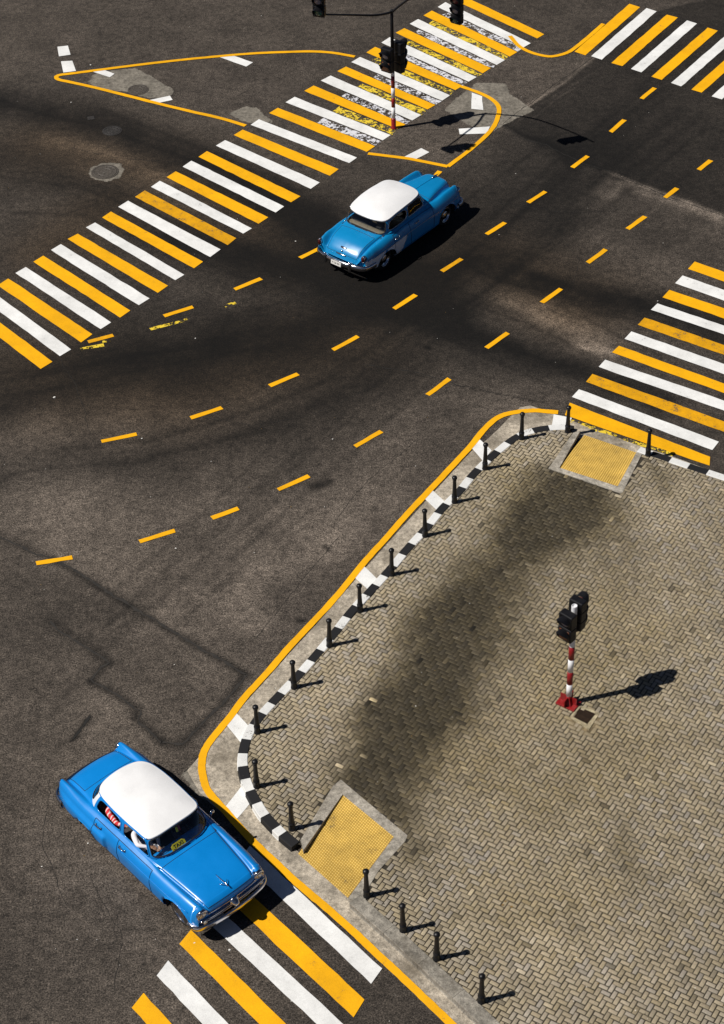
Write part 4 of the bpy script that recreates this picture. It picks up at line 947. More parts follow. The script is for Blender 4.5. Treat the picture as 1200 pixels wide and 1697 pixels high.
    def gh(s, S, T, push=0.0):
        """point on the greenhouse wall: S runs round from the windscreen centre, T from belt to roof"""
        S = np.asarray(S, float); T = np.asarray(T, float); a = s.ring_eval(s.sp['belt'], S); b = s.ring_eval(s.sp['rail'], S)
        p = a*(1-T[..., None])+b*T[..., None]; c = np.array([s.sp['mid'], 0, 0]); o = (p-c)*[1, 1, 0]; o = o/(np.linalg.norm(o, axis=-1, keepdims=True)+1e-9)
        return p+o*(np.sin(PI*T)*s.sp['bulge']+push)[..., None]
    def build_house(s):
        sp = s.sp; N = len(sp['belt'])-1; ns, ntt = 360, 26
        S = np.linspace(0, 2*N, ns*2+1); T = np.linspace(0, 1, ntt+1); SS, TT = np.meshgrid(S, T, indexing='ij')
        V = s.gh(SS, TT); sc = (SS[:-1, :-1]+SS[1:, 1:])/2; tc = (TT[:-1, :-1]+TT[1:, 1:])/2; fold = np.where(sc > N, 2*N-sc, sc); left = sc <= N
        # S<=N is the +y (left) side
        lab = np.zeros(sc.shape, int); names = {}
        k = 1
        for w in sp['windows']:
            nm, s0, s1, t0, t1, p = w
            if nm == 'windscreen': u = fold/s1
            elif nm == 'rear_window': u = (N-fold)/(N-s0)
            else: u = (fold-(s0+s1)/2)/((s1-s0)/2)
            v = (tc-(t0+t1)/2)/((t1-t0)/2); ins = np.abs(u)**p+np.abs(v)**p < 1
            if nm in ('windscreen', 'rear_window'): lab[ins] = k; names[k] = (nm, None); k += 1
            else:
                lab[ins & left] = k; names[k] = (nm, 1); k += 1; lab[ins & ~left] = k; names[k] = (nm, -1); k += 1
        idx = np.arange(V.shape[0]*V.shape[1]).reshape(V.shape[:2]); Vf = V.reshape(-1, 3)
        def sub(mask, name, mats, fm=None, off=0.0):
            ii, jj = np.nonzero(mask); Q = np.stack([idx[ii, jj], idx[ii+1, jj], idx[ii+1, jj+1], idx[ii, jj+1]], 1)
            un, inv = np.unique(Q, return_inverse=True); mb = MB(); mb.add(Vf[un], inv.reshape(Q.shape)); 
            if fm is not None: mb.FM = list(fm[ii, jj])
            return mb
        white = np.zeros(sc.shape, int)
        for a, b in sp.get('white_pillars', []): white[(fold > a) & (fold < b)] = 1
        mb = sub(lab == 0, 'window_frame', None, white)
        # trims round every window
        tw = MB()
        for w in sp['windows']:
            nm, s0, s1, t0, t1, p = w; th = np.linspace(0, 2*PI, 81)[:-1]; cu = np.sign(np.cos(th))*np.abs(np.cos(th))**(2/p); cv = np.sign(np.sin(th))*np.abs(np.sin(th))**(2/p)
            tv = (t0+t1)/2+cv*(t1-t0)/2
            for sg in (1, -1):
                if nm == 'windscreen': sv = cu*s1; off = 0
                elif nm == 'rear_window': sv = N+cu*(N-s0)
                else: sv = (s0+s1)/2+cu*(s1-s0)/2
                if nm in ('windscreen', 'rear_window') and sg < 0: continue
                P = s.gh(sv, tv, .004)
                if nm not in ('windscreen', 'rear_window'): P[:, 1] *= sg
                rr = sp['trim'].get(nm, (.013, 3)); tw.tube(P, rr[0], 6, True, mi=rr[1])
        n0 = mb.n; 
        for A, mi in zip([np.concatenate(tw.V)], [0]): mb.V.append(A)
        mb.F += [tuple(i+n0 for i in f) for f in tw.F]; mb.FM += tw.FM; mb.n += tw.n
        mb.build('window_frame', [s.paint, M['roof_white'], M['chrome'], M['rubber']], s.root, True)
        for k, (nm, sg) in names.items():
            if sg is not None and (nm, sg) in sp.get('open', []): continue
            if not (lab == k).any(): continue
            sub(lab == k, nm, None).build('side_window' if sg else nm, M['glass'], s.root, True)
        # roof skin
        Sr = np.linspace(0, 2*N, 161)[:-1]; ring = s.ring_eval(sp['rail'], Sr); c = np.array([sp['roofc'], 0]); rs = np.array([1.02, 1.025, 1.02, 1.0, .97, .93, .88, .82, .74, .64, .5, .34, .17, 0]); zz = sp['crown']
        VV = []; zm = ring[:, 2].mean()
        for q, r in enumerate(rs):
            for i in range(160):
                p = c+(ring[i, :2]-c)*min(r, 1.025); zr = ring[i, 2]*r*r+zm*(1-r*r)
                z = zr+zz*(1-min(r, 1)**sp['rp']) + (-.016 if q == 0 else .0 if q < 2 else .022 if q == 2 else .022)
                VV.append((p[0], p[1], z))
        F = [(a*160+i, a*160+(i+1) % 160, (a+1)*160+(i+1) % 160, (a+1)*160+i) for a in range(len(rs)-1) for i in range(160)]
        mb = MB(); mb.add(VV, F)
        dr = s.ring_eval(sp['rail'], np.linspace(2.0, N-1.9, 60)); 
        for sg in (1, -1):
            P = dr*[1, sg, 1]; P[:, :2] = c+(P[:, :2]-c)*1.03; P[:, 2] += .002; mb.tube(P, .011, 6, mi=1)
        mb.build('roof', [M['roof_white'], s.paint if not sp.get('rail_chrome') else M['chrome']], s.root, True)
    def wheels(s):
        sp = s.sp
        for wx in sp['axles']:
            for sg in (1, -1):
                w = bpy.data.objects.new('wheel', None); COL.objects.link(w); w.parent = s.root; w.empty_display_size = .3
                w.location = (wx, sg*sp['track'], .335); w.rotation_euler = (0, 0, (0 if sg > 0 else PI)+(sp.get('steer', 0) if wx > 0 else 0))
                mt = Matrix.Rotation(-PI/2, 4, 'X'); R = .335
                mb = MB(); mb.lathe([(.20, -.08), (.25, -.095), (R-.03, -.09), (R-.005, -.06), (R, 0), (R-.005, .06), (R-.03, .088), (.25, .095), (.205, .085), (.19, .06)], 36, mt); mb.build('tyre', M['rubber'], w, True)
                mb = MB(); mb.lathe([(.20, .055), (.205, .086), (.196, .088), (.186, .066), (.165, .060), (.15, .072), (.145, .085), (.10, .105), (.06, .115), (.03, .122), (.004, .124)], 32, mt); mb.build('hubcap', M['chrome'], w, True)
                w2 = MB(); w2.lathe([(.245, .0945), (.243, .0985), (.215, .0955), (.212, .090)], 36, mt); w2.build('rim_band', M['seat'] if sp.get('dark_rim') else M['chrome'], w, True)
    def bumper(s, xs, ys, z, r, name='bumper', hgt=1.5):
        P = crom(np.array([(x, y, z) for x, y in zip(xs, ys)]), 8); mb = MB()
        V = []; prof = [(0, -.085), (.028, -.075), (.044, -.04), (.050, 0), (.044, .04), (.028, .075), (0, .085), (-.02, .06), (-.02, -.06)]
        N = len(P); k = len(prof)
        for i in range(N):
            t = P[min(i+1, N-1)]-P[max(i-1, 0)]; t /= np.linalg.norm(t); nn = np.array([t[1], -t[0], 0])*s.bdir
            for a, b in prof: V.append(P[i]+nn*a*r+np.array([0, 0, b*hgt/1.5]))
        F = [(i*k+j, i*k+(j+1) % k, (i+1)*k+(j+1) % k, (i+1)*k+j) for i in range(N-1) for j in range(k)]+[tuple(range(k)), tuple((N-1)*k+j for j in range(k))]
        mb.add(V, F); return mb.build(name, M['chrome'], s.root, True)
    def handle(s, L, x, col, sg):
        p = s.surf(x, col, sg); mb = MB(); mb.tube([(x-.09, p[1]+sg*.004, p[2]), (x-.085, p[1]+sg*.04, p[2]+.005), (x+.05, p[1]+sg*.045, p[2]+.01), (x+.09, p[1]+sg*.03, p[2]+.01)], [.014, .016, .015, .010], 8)
        mb.lathe([(.022, 0), (.022, .02), (.005, .024)], 12, Matrix.Translation((x-.088, p[1]-sg*.004, p[2])) @ Matrix.Rotation(-sg*PI/2, 4, 'X'))
        mb.lathe([(.018, 0), (.018, .02), (.005, .024)], 12, Matrix.Translation((x+.085, p[1]-sg*.004, p[2]+.01)) @ Matrix.Rotation(-sg*PI/2, 4, 'X'))
        mb.build('handle', M['chrome'], s.panels[L], True)
    def interior(s, seatmat, xs, wheel_y, dash_x, belt_z=1.0, sw_x=.22):
        for x in xs:
            mb = MB(); mb.box((x, 0, .42), (.52, 1.32, .20), bev=.05); mb.box((x-.30, 0, .74), (.20, 1.30, .52), bev=.06, ry=-.18); mb.build('seat', seatmat, s.root, True)
        mb = MB(); mb.box((dash_x, 0, .86), (.22, 1.26, .22), bev=.06); mb.box((dash_x+.22, 0, .955), (.36, 1.20, .02), bev=.004); mb.build('dashboard', s.paint if s.sp.get('blue_dash') else M['void'], s.root, True)
        mb = MB()
        for sg in (1, -1): mb.box((-.35, sg*.70, .66), (2.2, .03, .62))
        mb.box((-.3, 0, .33), (2.3, 1.4, .04)); mb.box((-1.40, 0, .66), (.04, 1.36, .6)); mb.box((.80, 0, .66), (.04, 1.36, .6)); mb.box((s.sp['shelf'], 0, .955), (.36, 1.15, .03)); mb.build('cabin_lining', M['void'], s.root)
        mt = Matrix.Translation((sw_x, wheel_y, .93)) @ Matrix.Rotation(-PI/2+.45, 4, 'Y')
        mb = MB(); mb.tube([(mt @ Vector((.20*math.cos(a), .20*math.sin(a), 0)))[:] for a in np.linspace(0, 2*PI, 33)[:-1]], .013, 8, True)
        for a in (0, 2.1, 4.2): mb.tube([(mt @ Vector((0, 0, 0)))[:], (mt @ Vector((.2*math.cos(a), .2*math.sin(a), 0)))[:]], .009, 6)
        mb.tube([(mt @ Vector((0, 0, 0)))[:], (sw_x+.45, wheel_y, .70)], .02, 8); mb.build('steering_wheel', M['ink'], s.root, True)

# profile rows: x, bow, zc, then (y,z) for hood middle, hood edge, valley, fender crown, shoulder, flank, lower flank, sill, tuck
def row(x, bow, zc, a, b, c, d, e, f, g, h): return [x, bow, zc, (a[0]*.55, zc-(zc-a[1])*.30), a, b, c, d, e, f, g, h]
SED = dict(
 stations=[
  row(2.13, .06, .66, (.50, .655), (.58, .65), (.70, .66), (.79, .64), (.83, .60), (.83, .52), (.80, .46), (.74, .46)),
  row(2.115, .06, .77, (.50, .76), (.58, .745), (.70, .82), (.80, .76), (.84, .64), (.84, .50), (.80, .42), (.72, .42)),
  row(2.07, .06, .85, (.52, .84), (.59, .81), (.70, .90), (.815, .83), (.865, .67), (.865, .50), (.83, .38), (.74, .37)),
  row(1.93, .06, .925, (.545, .905), (.615, .865), (.71, .935), (.83, .865), (.895, .70), (.90, .50), (.86, .34), (.76, .32)),
  row(1.50, .05, .98, (.58, .95), (.655, .905), (.745, .95), (.86, .875), (.925, .71), (.925, .50), (.885, .30), (.78, .28)),
  row(.90, .03, 1.02, (.63, .985), (.70, .94), (.765, .955), (.87, .885), (.935, .71), (.93, .49), (.89, .28), (.78, .26)),
  row(.50, .0, 1.04, (.67, 1.005), (.72, .985), (.775, .965), (.875, .89), (.935, .71), (.93, .49), (.89, .27), (.78, .25)),
  row(-.40, .0, 1.04, (.68, 1.02), (.725, 1.0), (.785, .97), (.88, .89), (.94, .70), (.93, .48), (.89, .27), (.78, .25)),
  row(-1.30, .0, 1.03, (.66, 1.005), (.71, .985), (.785, .965), (.885, .89), (.945, .70), (.935, .48), (.89, .28), (.78, .26)),
  row(-1.85, .0, 1.00, (.60, .965), (.665, .93), (.755, .955), (.87, .89), (.935, .69), (.925, .48), (.885, .31), (.77, .29)),
  row(-2.28, -.03, .945, (.575, .91), (.64, .875), (.745, .955), (.845, .88), (.905, .67), (.905, .48), (.865, .35), (.75, .33)),
  row(-2.50, -.08, .86, (.56, .83), (.63, .825), (.74, .945), (.83, .87), (.875, .66), (.875, .48), (.83, .38), (.72, .37)),
  row(-2.60, -.10, .74, (.55, .72), (.625, .77), (.735, .925), (.815, .85), (.85, .65), (.85, .50), (.81, .41), (.70, .41)),
  row(-2.63, -.10, .64, (.54, .63), (.62, .69), (.73, .86), (.79, .80), (.82, .64), (.82, .52), (.78, .45), (.68, .45))],
 arches=[(1.46, .345, .43, .39), (-1.45, .31, .42, .33)], wellout=.86, axles=(1.46, -1.44), track=.73,
 hood=(.80, 2.085), trunk=(-2.56, -1.90), bulge_x=-.77, doors=[(-.40, .66), (-1.18, -.40)],
 belt=[(.70, 0, 1.045), (.67, .38, 1.04), (.48, .685, 1.02), (.10, .735, 1.02), (-.42, .745, 1.015), (-.95, .74, 1.01), (-1.44, .715, 1.005), (-1.75, .44, 1.0), (-1.83, 0, 1.0)],
 rail=[(.39, 0, 1.44), (.38, .43, 1.435), (.28, .615, 1.42), (-.05, .645, 1.42), (-.42, .655, 1.42), (-.90, .645, 1.42), (-1.27, .585, 1.40), (-1.46, .40, 1.395), (-1.52, 0, 1.40)],
 mid=-.5, bulge=.02, roofc=-.5, crown=.115, rp=2.3,
 windows=[('windscreen', -1.93, 1.93, .07, .93, 7), ('front_side', 2.14, 3.90, .07, .90, 9), ('rear_side', 4.10, 5.72, .07, .88, 4.5), ('rear_window', 6.28, 8, .08, .92, 6)],
 open=[('front_side', -1), ('rear_side', -1)], white_pillars=[(5.92, 9)], trim={'windscreen': (.013, 3), 'rear_window': (.012, 3), 'front_side': (.012, 0), 'rear_side': (.012, 0)}, shelf=-1.45, blue_dash=True)
COUPE = dict(
 stations=[
  row(2.28, .10, .62, (.26, .61), (.46, .60), (.66, .60), (.76, .58), (.82, .55), (.83, .49), (.79, .44), (.72, .44)),
  row(2.265, .10, .84, (.28, .82), (.47, .70), (.67, .81), (.78, .74), (.845, .60), (.85, .49), (.81, .41), (.72, .41)),
  row(2.21, .10, .985, (.31, .95), (.49, .79), (.68, .965), (.81, .83), (.875, .64), (.88, .49), (.83, .37), (.73, .36)),
  row(2.05, .09, 1.05, (.36, 1.01), (.52, .84), (.695, 1.015), (.835, .87), (.905, .67), (.91, .49), (.87, .33), (.76, .31)),
  row(1.60, .06, 1.085, (.44, 1.035), (.575, .895), (.725, 1.015), (.86, .88), (.93, .68), (.93, .48), (.90, .30), (.78, .28)),
  row(1.15, .03, 1.10, (.54, 1.055), (.64, .95), (.745, .985), (.865, .88), (.935, .69), (.93, .47), (.90, .28), (.78, .26)),
  row(.80, .0, 1.095, (.62, 1.055), (.68, 1.01), (.745, .98), (.85, .885), (.92, .70), (.92, .47), (.90, .27), (.78, .25)),
  row(.30, .0, 1.09, (.66, 1.055), (.70, 1.035), (.745, .99), (.83, .90), (.905, .71), (.91, .47), (.89, .27), (.78, .25)),
  row(-.40, .0, 1.08, (.665, 1.05), (.70, 1.03), (.745, .99), (.83, .90), (.90, .70), (.91, .47), (.89, .27), (.78, .25)),
  row(-.90, .0, 1.07, (.65, 1.04), (.695, 1.01), (.77, .985), (.875, .885), (.935, .69), (.935, .47), (.90, .28), (.79, .26)),
  row(-1.40, .0, 1.06, (.61, 1.02), (.67, .965), (.785, .98), (.90, .87), (.955, .68), (.95, .46), (.915, .30), (.80, .28)),
  row(-1.80, -.02, 1.02, (.575, .975), (.65, .90), (.78, .95), (.89, .845), (.945, .655), (.94, .46), (.905, .32), (.79, .30)),
  row(-2.02, -.04, .965, (.56, .92), (.635, .83), (.775, .945), (.885, .85), (.935, .66), (.93, .46), (.89, .34), (.77, .32)),
  row(-2.18, -.07, .875, (.54, .835), (.615, .76), (.765, .925), (.87, .83), (.92, .66), (.92, .46), (.875, .36), (.75, .34)),
  row(-2.34, -.08, .73, (.53, .70), (.60, .68), (.755, .88), (.855, .80), (.905, .64), (.905, .46), (.86, .38), (.72, .37)),
  row(-2.42, -.08, .56, (.50, .55), (.58, .56), (.745, .76), (.83, .71), (.88, .60), (.88, .46), (.83, .41), (.70, .41))],
 arches=[(1.45, .345, .42, .37), (-1.44, .32, .42, .34)], wellout=.86, axles=(1.45, -1.43), track=.73,
 hood=(.96, 2.235), trunk=(-2.36, -1.58), doors=[(-.28, .78), (-1.06, -.28)],
 belt=[(.95, 0, 1.08), (.90, .36, 1.07), (.64, .655, 1.05), (.25, .705, 1.05), (-.25, .74, 1.045), (-.75, .74, 1.035), (-1.22, .705, 1.02), (-1.42, .43, 1.01), (-1.48, 0, 1.01)],
 rail=[(.58, 0, 1.50), (.55, .38, 1.495), (.42, .60, 1.48), (.08, .665, 1.47), (-.25, .685, 1.47), (-.65, .685, 1.45), (-1.08, .64, 1.39), (-1.24, .40, 1.39), (-1.29, 0, 1.395)],
 mid=-.25, bulge=.02, roofc=-.3, crown=.145, rp=2.2,
 windows=[('windscreen', -1.93, 1.93, .08, .92, 7), ('front_side', 2.16, 3.90, .08, .90, 9), ('rear_side', 4.10, 5.75, .08, .86, 3.6), ('rear_window', 6.05, 8, .06, .93, 8)],
 open=[('rear_side', -1)], white_pillars=[], trim={'windscreen': (.014, 2), 'rear_window': (.015, 3), 'front_side': (.010, 2), 'rear_side': (.010, 2)}, shelf=-1.22, rail_chrome=True,
 two_tone=lambda x: np.interp(x, [-2.5, -1.9, -.95, -.50, -.42], [.70, .72, .725, .71, .30]), tone_x=-.42)
FORD = Car('taxi_car', (-4.157, 25.217), math.radians(-49.2), SED, 'nearer blue vintage taxi with white roof, driving over the bottom crosswalk', M['blue_a'])
CHEV = Car('vintage_car', (1.181, 48.055), math.radians(50.05), COUPE, 'farther blue vintage car with white roof, seen from behind mid junction', M['blue_b'])

# ---- fittings of the nearer car
def text_part(body, size, name, mat, parent, mt, depth=.002):
    cu = bpy.data.curves.new('lettering', 'FONT'); cu.body = body; cu.size = size; cu.align_x = 'CENTER'; cu.align_y = 'CENTER'; cu.extrude = depth; cu.offset = size*.012
    o = bpy.data.objects.new('lettering', cu); COL.objects.link(o); dg = bpy.context.evaluated_depsgraph_get()
    me = bpy.data.meshes.new_from_object(o.evaluated_get(dg)); bpy.data.objects.remove(o)
    me.transform(mt); me.materials.clear(); me.materials.append(mat); q = bpy.data.objects.new(name, me); COL.objects.link(q); q.parent = parent; return q
def frame_mt(pos, xdir, ydir):
    x = Vector(xdir).normalized(); z = x.cross(Vector(ydir)).normalized(); y = z.cross(x); mt = Matrix((x, y, z)).transposed().to_4x4(); mt.translation = Vector(pos); return mt
def surf_z(car, x, z, sg, off=.006):
    i = int(np.argmin(np.abs(car.us-x))); c0 = car.nh-1; js = c0+sg*np.arange(car.col_of(5)-3, car.col_of(8)); v = car.V[i, js]; p = v[np.argmin(np.abs(v[:, 2]-z))].copy(); p[1] += sg*off; p[2] = z; return p
def crown_x(c, x): return x
F_ = FORD; R_ = F_.root
F_.bdir = 1.0
F_.bumper([1.84, 1.98, 2.09, 2.165, 2.19, 2.165, 2.09, 1.98, 1.84], [-.905, -.885, -.78, -.45, 0, .45, .78, .885, .905], .45, .95, hgt=1.35)
F_.bdir = -1.0
F_.bumper([-2.30, -2.50, -2.66, -2.74, -2.77, -2.74, -2.66, -2.50, -2.30], [-.93, -.90, -.78, -.45, 0, .45, .78, .90, .93], .47, 1.1, hgt=1.7)
g = MB(); gx = lambda y: 2.135-.07*(abs(y)/.85)**2.2
g.tube(crom([(gx(y)+.03, y, .64+.03*(1-abs(y)/.8)) for y in (-.80, -.55, -.3, -.12, 0, .12, .3, .55, .80)], 5), [.024]*41, 10, mi=0, flat=.8)
g.tube(crom([(gx(y)+.0, y, .74) for y in (-.60, -.3, 0, .3, .60)], 5), .018, 8, mi=0)
g.tube(crom([(gx(y)+.0, y, .55) for y in (-.74, -.3, 0, .3, .74)], 5), .02, 8, mi=0)
for y in np.linspace(-.66, .66, 15): g.box((gx(y)-.005, y, .60), (.02, .018, .11), 0)
gr = g.build('grille', [M['chrome'], M['void']], R_, True)
mt = Matrix.Translation((2.13, 0, .665)) @ Matrix.Rotation(PI/2, 4, 'Y')
g = MB(); g.lathe([(.105, 0), (.115, .03), (.10, .05), (.085, .055), (.075, .10), (.045, .14), (.004, .155)], 24, mt); g.build('bullet', M['chrome'], gr, True)
g = MB(); g.prism([(gx(.5)-.03, -.62), (gx(.5)-.03, .62), (gx(.5)-.045, .62), (gx(.5)-.045, -.62)], .53, .75); g.build('cavity_shade', M['void'], gr)  # dark slab standing in for the shade of the grille cavity
for sg in (1, -1):
    hd = bpy.data.objects.new('headlight', None); COL.objects.link(hd); hd.parent = R_; hd.location = (2.035, sg*.705, .76); hd.rotation_euler = (0, .06, sg*.04)
    mt = Matrix.Rotation(PI/2, 4, 'Y')
    g = MB(); g.lathe([(.125, -.06), (.128, .02), (.124, .045), (.108, .055), (.10, .045), (.095, .02)], 28, mt); g.build('bezel', M['chrome'], hd, True)
    g = MB(); g.lathe([(.10, .03), (.085, .05), (.05, .064), (.004, .07)], 24, mt); g.build('lens', M['lamp_glass'], hd, True)
    g = MB(); g.lathe([(.05, 0), (.05, .03), (.03, .045), (.004, .05)], 16, Matrix.Translation((gx(.7)+.02, sg*.70, .60)) @ Matrix.Rotation(PI/2, 4, 'Y')); g.build('parking_light', M['lamp_glass'], R_, True)
    g = MB(); mt2 = Matrix.Translation((-2.555, sg*.735, .80)) @ Matrix.Rotation(-PI/2, 4, 'Y'); g.lathe([(.088, -.08), (.092, .0), (.085, .02), (.075, .03)], 20, mt2, 1); g.lathe([(.078, .01), (.06, .04), (.03, .055), (.004, .06)], 20, mt2, 0)
    g.build('tail_light', [M['tail_red'], M['chrome']], R_, True)
for L, x, sg in ((3, -.24, 1), (4, -.24, -1), (5, -1.03, 1), (6, -1.03, -1)): F_.handle(L, x, F_.col_of(5)+1, sg)
g = MB(); z0 = F_.surf(1.80, 0)[2]; P = [(1.62, 0, F_.surf(1.62, 0)[2]+.012), (1.78, 0, z0+.03), (1.92, 0, z0+.042), (2.0, 0, z0+.02)]; g.tube(crom(P, 5), np.linspace(.005, .013, 16), 8)
for sg in (1, -1): g.tube([(1.93, 0, z0+.036), (1.88, sg*.07, z0+.03), (1.84, sg*.09, z0+.022)], [.009, .007, .003], 6)
g.build('hood_ornament', M['chrome'], R_, True)
g = MB()                                     # wipers lying on the foot of the windscreen
for y0, y1 in ((-.50, -.12), (.16, .54)):
    a = F_.gh(np.array([-1.3 if y0 < 0 else .5]), np.array([.03]), .02)[0]; 
    g = MB(); g.tube([(.70-.10*(abs(y1)/.6)**2, y1, 1.05), (.66-.09*(abs(y0)/.6)**2, (y0+y1)/2, 1.075), (.66-.09*(abs(y0)/.6)**2, y0, 1.085)], .007, 6); g.build('wiper', M['ink'], R_)
def mirror(car, x, y, z, sg):
    g = MB(); g.tube([(x, y-sg*.10, z-.14), (x-.02, y-sg*.01, z-.03), (x-.03, y, z)], .008, 6); g.lathe([(.004, -.03), (.04, -.028), (.058, -.01), (.060, .004), (.054, .008), (.004, .008)], 18, Matrix.Translation((x-.03, y, z)) @ Matrix.Rotation(-PI/2, 4, 'Y')); g.build('side_mirror', M['chrome'], car.root, True)
mirror(F_, .42, .90, 1.06, 1)
g = MB()                                     # side moulding
for sg in (1, -1): g.tube([surf_z(F_, x, .77, sg, .008) for x in np.arange(-.35, 1.95, .08)], .008, 6)
g.build('side_moulding', M['blue_a'], R_, True)
F_.interior(M['seat'], (-.12, -1.02), .36, .46, sw_x=.14)
CAR_M = Matrix.Translation(R_.location) @ Matrix.Rotation(math.radians(-49.2), 4, 'Z')
def place(o): o.matrix_world = CAR_M; return o
# sign standing on the dashboard and pennant hanging from the mirror
ts = place(empty('taxi_sign', label='yellow sign with black letters TAXI standing behind the windscreen of the nearer car', cat='sign'))
mtt = frame_mt((.605, -.12, 1.095), (0, 1, 0), (-.31, 0, .395))
pts = [(-.165, -.055), (.165, -.055), (.165, .025), (.115, .062), (-.115, .062), (-.165, .025)]
g = MB(); V = [(mtt @ Vector((x, y, z)))[:] for z in (-.006, .006) for x, y in pts]; g.add(V, [tuple(range(6))[::-1], tuple(range(6, 12))]+[(i, (i+1) % 6, 6+(i+1) % 6, 6+i) for i in range(6)]); g.build('board', M['taxi_yellow'], ts)
text_part('TAXI', .105, 'lettering', M['ink'], ts, mtt @ Matrix.Translation((0, .0, .0075)))
pn = place(empty('pennant', label='tiny yellow and red pennant hanging inside the windscreen of the nearer car', cat='pennant'))
mtt = frame_mt((.40, .02, 1.27), (0, 1, 0), (-.4, 0, 1)); g = MB()
for k, mi in ((0, 0), (1, 1)): g.add([(mtt @ Vector((x+k*.055, y, 0)))[:] for x, y in ((-.03, -.06), (.02, -.065), (.02, .05), (-.03, .05))]+[(mtt @ Vector((x+k*.055, y, .003)))[:] for x, y in ((-.03, -.06), (.02, -.065), (.02, .05), (-.03, .05))], [(0, 1, 2, 3), (4, 5, 6, 7), (0, 1, 5, 4), (2, 3, 7, 6)], mi)
g.tube([(.38, .03, 1.40), (.40, .03, 1.31)], .003, 5, mi=1); g.build('cloth', [M['taxi_yellow'], M['flag_red']], pn)

# ---- fittings of the farther car
C_ = CHEV; R2_ = C_.root; C_.bdir = -1.0
rb = C_.bumper([-1.98, -2.22, -2.40, -2.50, -2.53, -2.50, -2.40, -2.22, -1.98], [-.935, -.90, -.78, -.44, 0, .44, .78, .90, .935], .50, 1.15, hgt=1.5)
C_.bdir = 1.0
C_.bumper([1.95, 2.15, 2.27, 2.34, 2.36, 2.34, 2.27, 2.15, 1.95], [-.93, -.90, -.78, -.42, 0, .42, .78, .90, .93], .45, 1.1, hgt=1.6)
for sg in (1, -1):
    g = MB(); g.lathe([(.035, -.16), (.05, -.12), (.052, .08), (.04, .14), (.004, .165)], 14, Matrix.Translation((-2.545, sg*.44, .50))); g.build('bumper_guard', M['chrome'], R2_, True)
    tp = C_.surf(-2.24, C_.col_of(4)+1, sg)
    g = MB(); mt2 = Matrix.Translation((-2.345, sg*.79, .79)) @ Matrix.Rotation(-PI/2+.10, 4, 'Y') @ Matrix.Scale(1.6, 4, (1, 0, 0)); g.lathe([(.066, -.06), (.068, .02), (.060, .032)], 20, mt2, 1); g.lathe([(.058, .02), (.045, .045), (.004, .055)], 20, mt2, 0); g.build('tail_light', [M['tail_red'], M['chrome']], R2_, True)
    hd = bpy.data.objects.new('headlight', None); COL.objects.link(hd); hd.parent = R2_; hd.location = (2.20, sg*.68, .78); mt = Matrix.Rotation(PI/2, 4, 'Y')
    g = MB(); g.lathe([(.12, -.06), (.122, .02), (.115, .045), (.10, .04)], 24, mt); g.build('bezel', M['chrome'], hd, True)
    g = MB(); g.lathe([(.10, .02), (.08, .05), (.004, .065)], 20, mt); g.build('lens', M['lamp_glass'], hd, True)
for L, x, sg in ((3, .03, 1), (4, .03, -1), (5, -.92, 1), (6, -.92, -1)): C_.handle(L, x, C_.col_of(5)+2, sg)
g = MB()
for sg in (1, -1):
    g.tube([surf_z(C_, x, np.interp(x, [-2.3, -1.9, -.95, -.45, 2.1], [.705, .725, .73, .712, .74]), sg, .007) for x in np.arange(-2.2, 2.12, .06)], .010, 6)
    g.tube([surf_z(C_, -.45-(.70-z)*.8, z, sg, .006) for z in np.arange(.70, .31, -.03)], .008, 6)
g.build('side_moulding', M['chrome'], R2_, True)
g = MB(); g.box((-2.612, 0, .505), (.012, .36, .13), bev=.004, ry=.14); pl2 = g.build('license_plate', M['plate'], R2_)
text_part('P 126 507', .066, 'lettering', M['ink'], pl2, frame_mt((-2.6195, 0, .506), (0, -1, 0), (.14, 0, 1)), .001)
g = MB(); e0 = C_.surf(-2.20, 0); g.box((e0[0]-.035, 0, e0[2]-.02), (.03, .20, .05), bev=.012, ry=.95, mi=0); g.box((e0[0]-.048, 0, e0[2]-.012), (.02, .09, .045), bev=.008, ry=.95, mi=1); g.build('badge', [M['chrome'], M['tail_red']], R2_, True)
g = MB(); e1 = C_.surf(-2.33, 0); g.lathe([(.022, 0), (.022, .012), (.004, .016)], 14, Matrix.Translation((e1[0]-.0, 0, e1[2]+.02)) @ Matrix.Rotation(-PI/2+.5, 4, 'Y')); g.box((e1[0]-.045, 0, e1[2]-.06), (.04, .34, .035), bev=.012); g.build('plate_lamp', M['chrome'], R2_, True)
g = MB(); P = [(x, 0, C_.surf(x, 0)[2]+.004) for x in np.arange(1.0, 2.16, .06)]; g.tube(P, .009, 6, mi=1); x0 = 2.08; z0 = C_.surf(x0, 0)[2]; g.tube([(1.9, 0, C_.surf(1.9, 0)[2]+.02), (2.06, 0, z0+.05), (2.22, 0, z0+.03)], [.01, .022, .006], 8, mi=0); g.build('hood_ornament', [M['chrome'], M['blue_b']], R2_, True)
g = MB()
for sg in (1, -1): q = C_.surf(-1.30, C_.col_of(3)+1, sg); g.lathe([(.03, 0), (.03, .02), (.02, .03), (.004, .034)], 14, Matrix.Translation(q))
g.build('filler_cap', M['chrome'], R2_, True)
C_.interior(M['seat_tan'], (.05, -.85), .36, .62, sw_x=.30)
g = MB(); g.tube([(.62, 0, 1.42), (.58, 0, 1.36)], .01, 6); g.box((.57, 0, 1.35), (.03, .24, .07), bev=.012); g.build('rear_view_mirror', M['ink'], R2_)

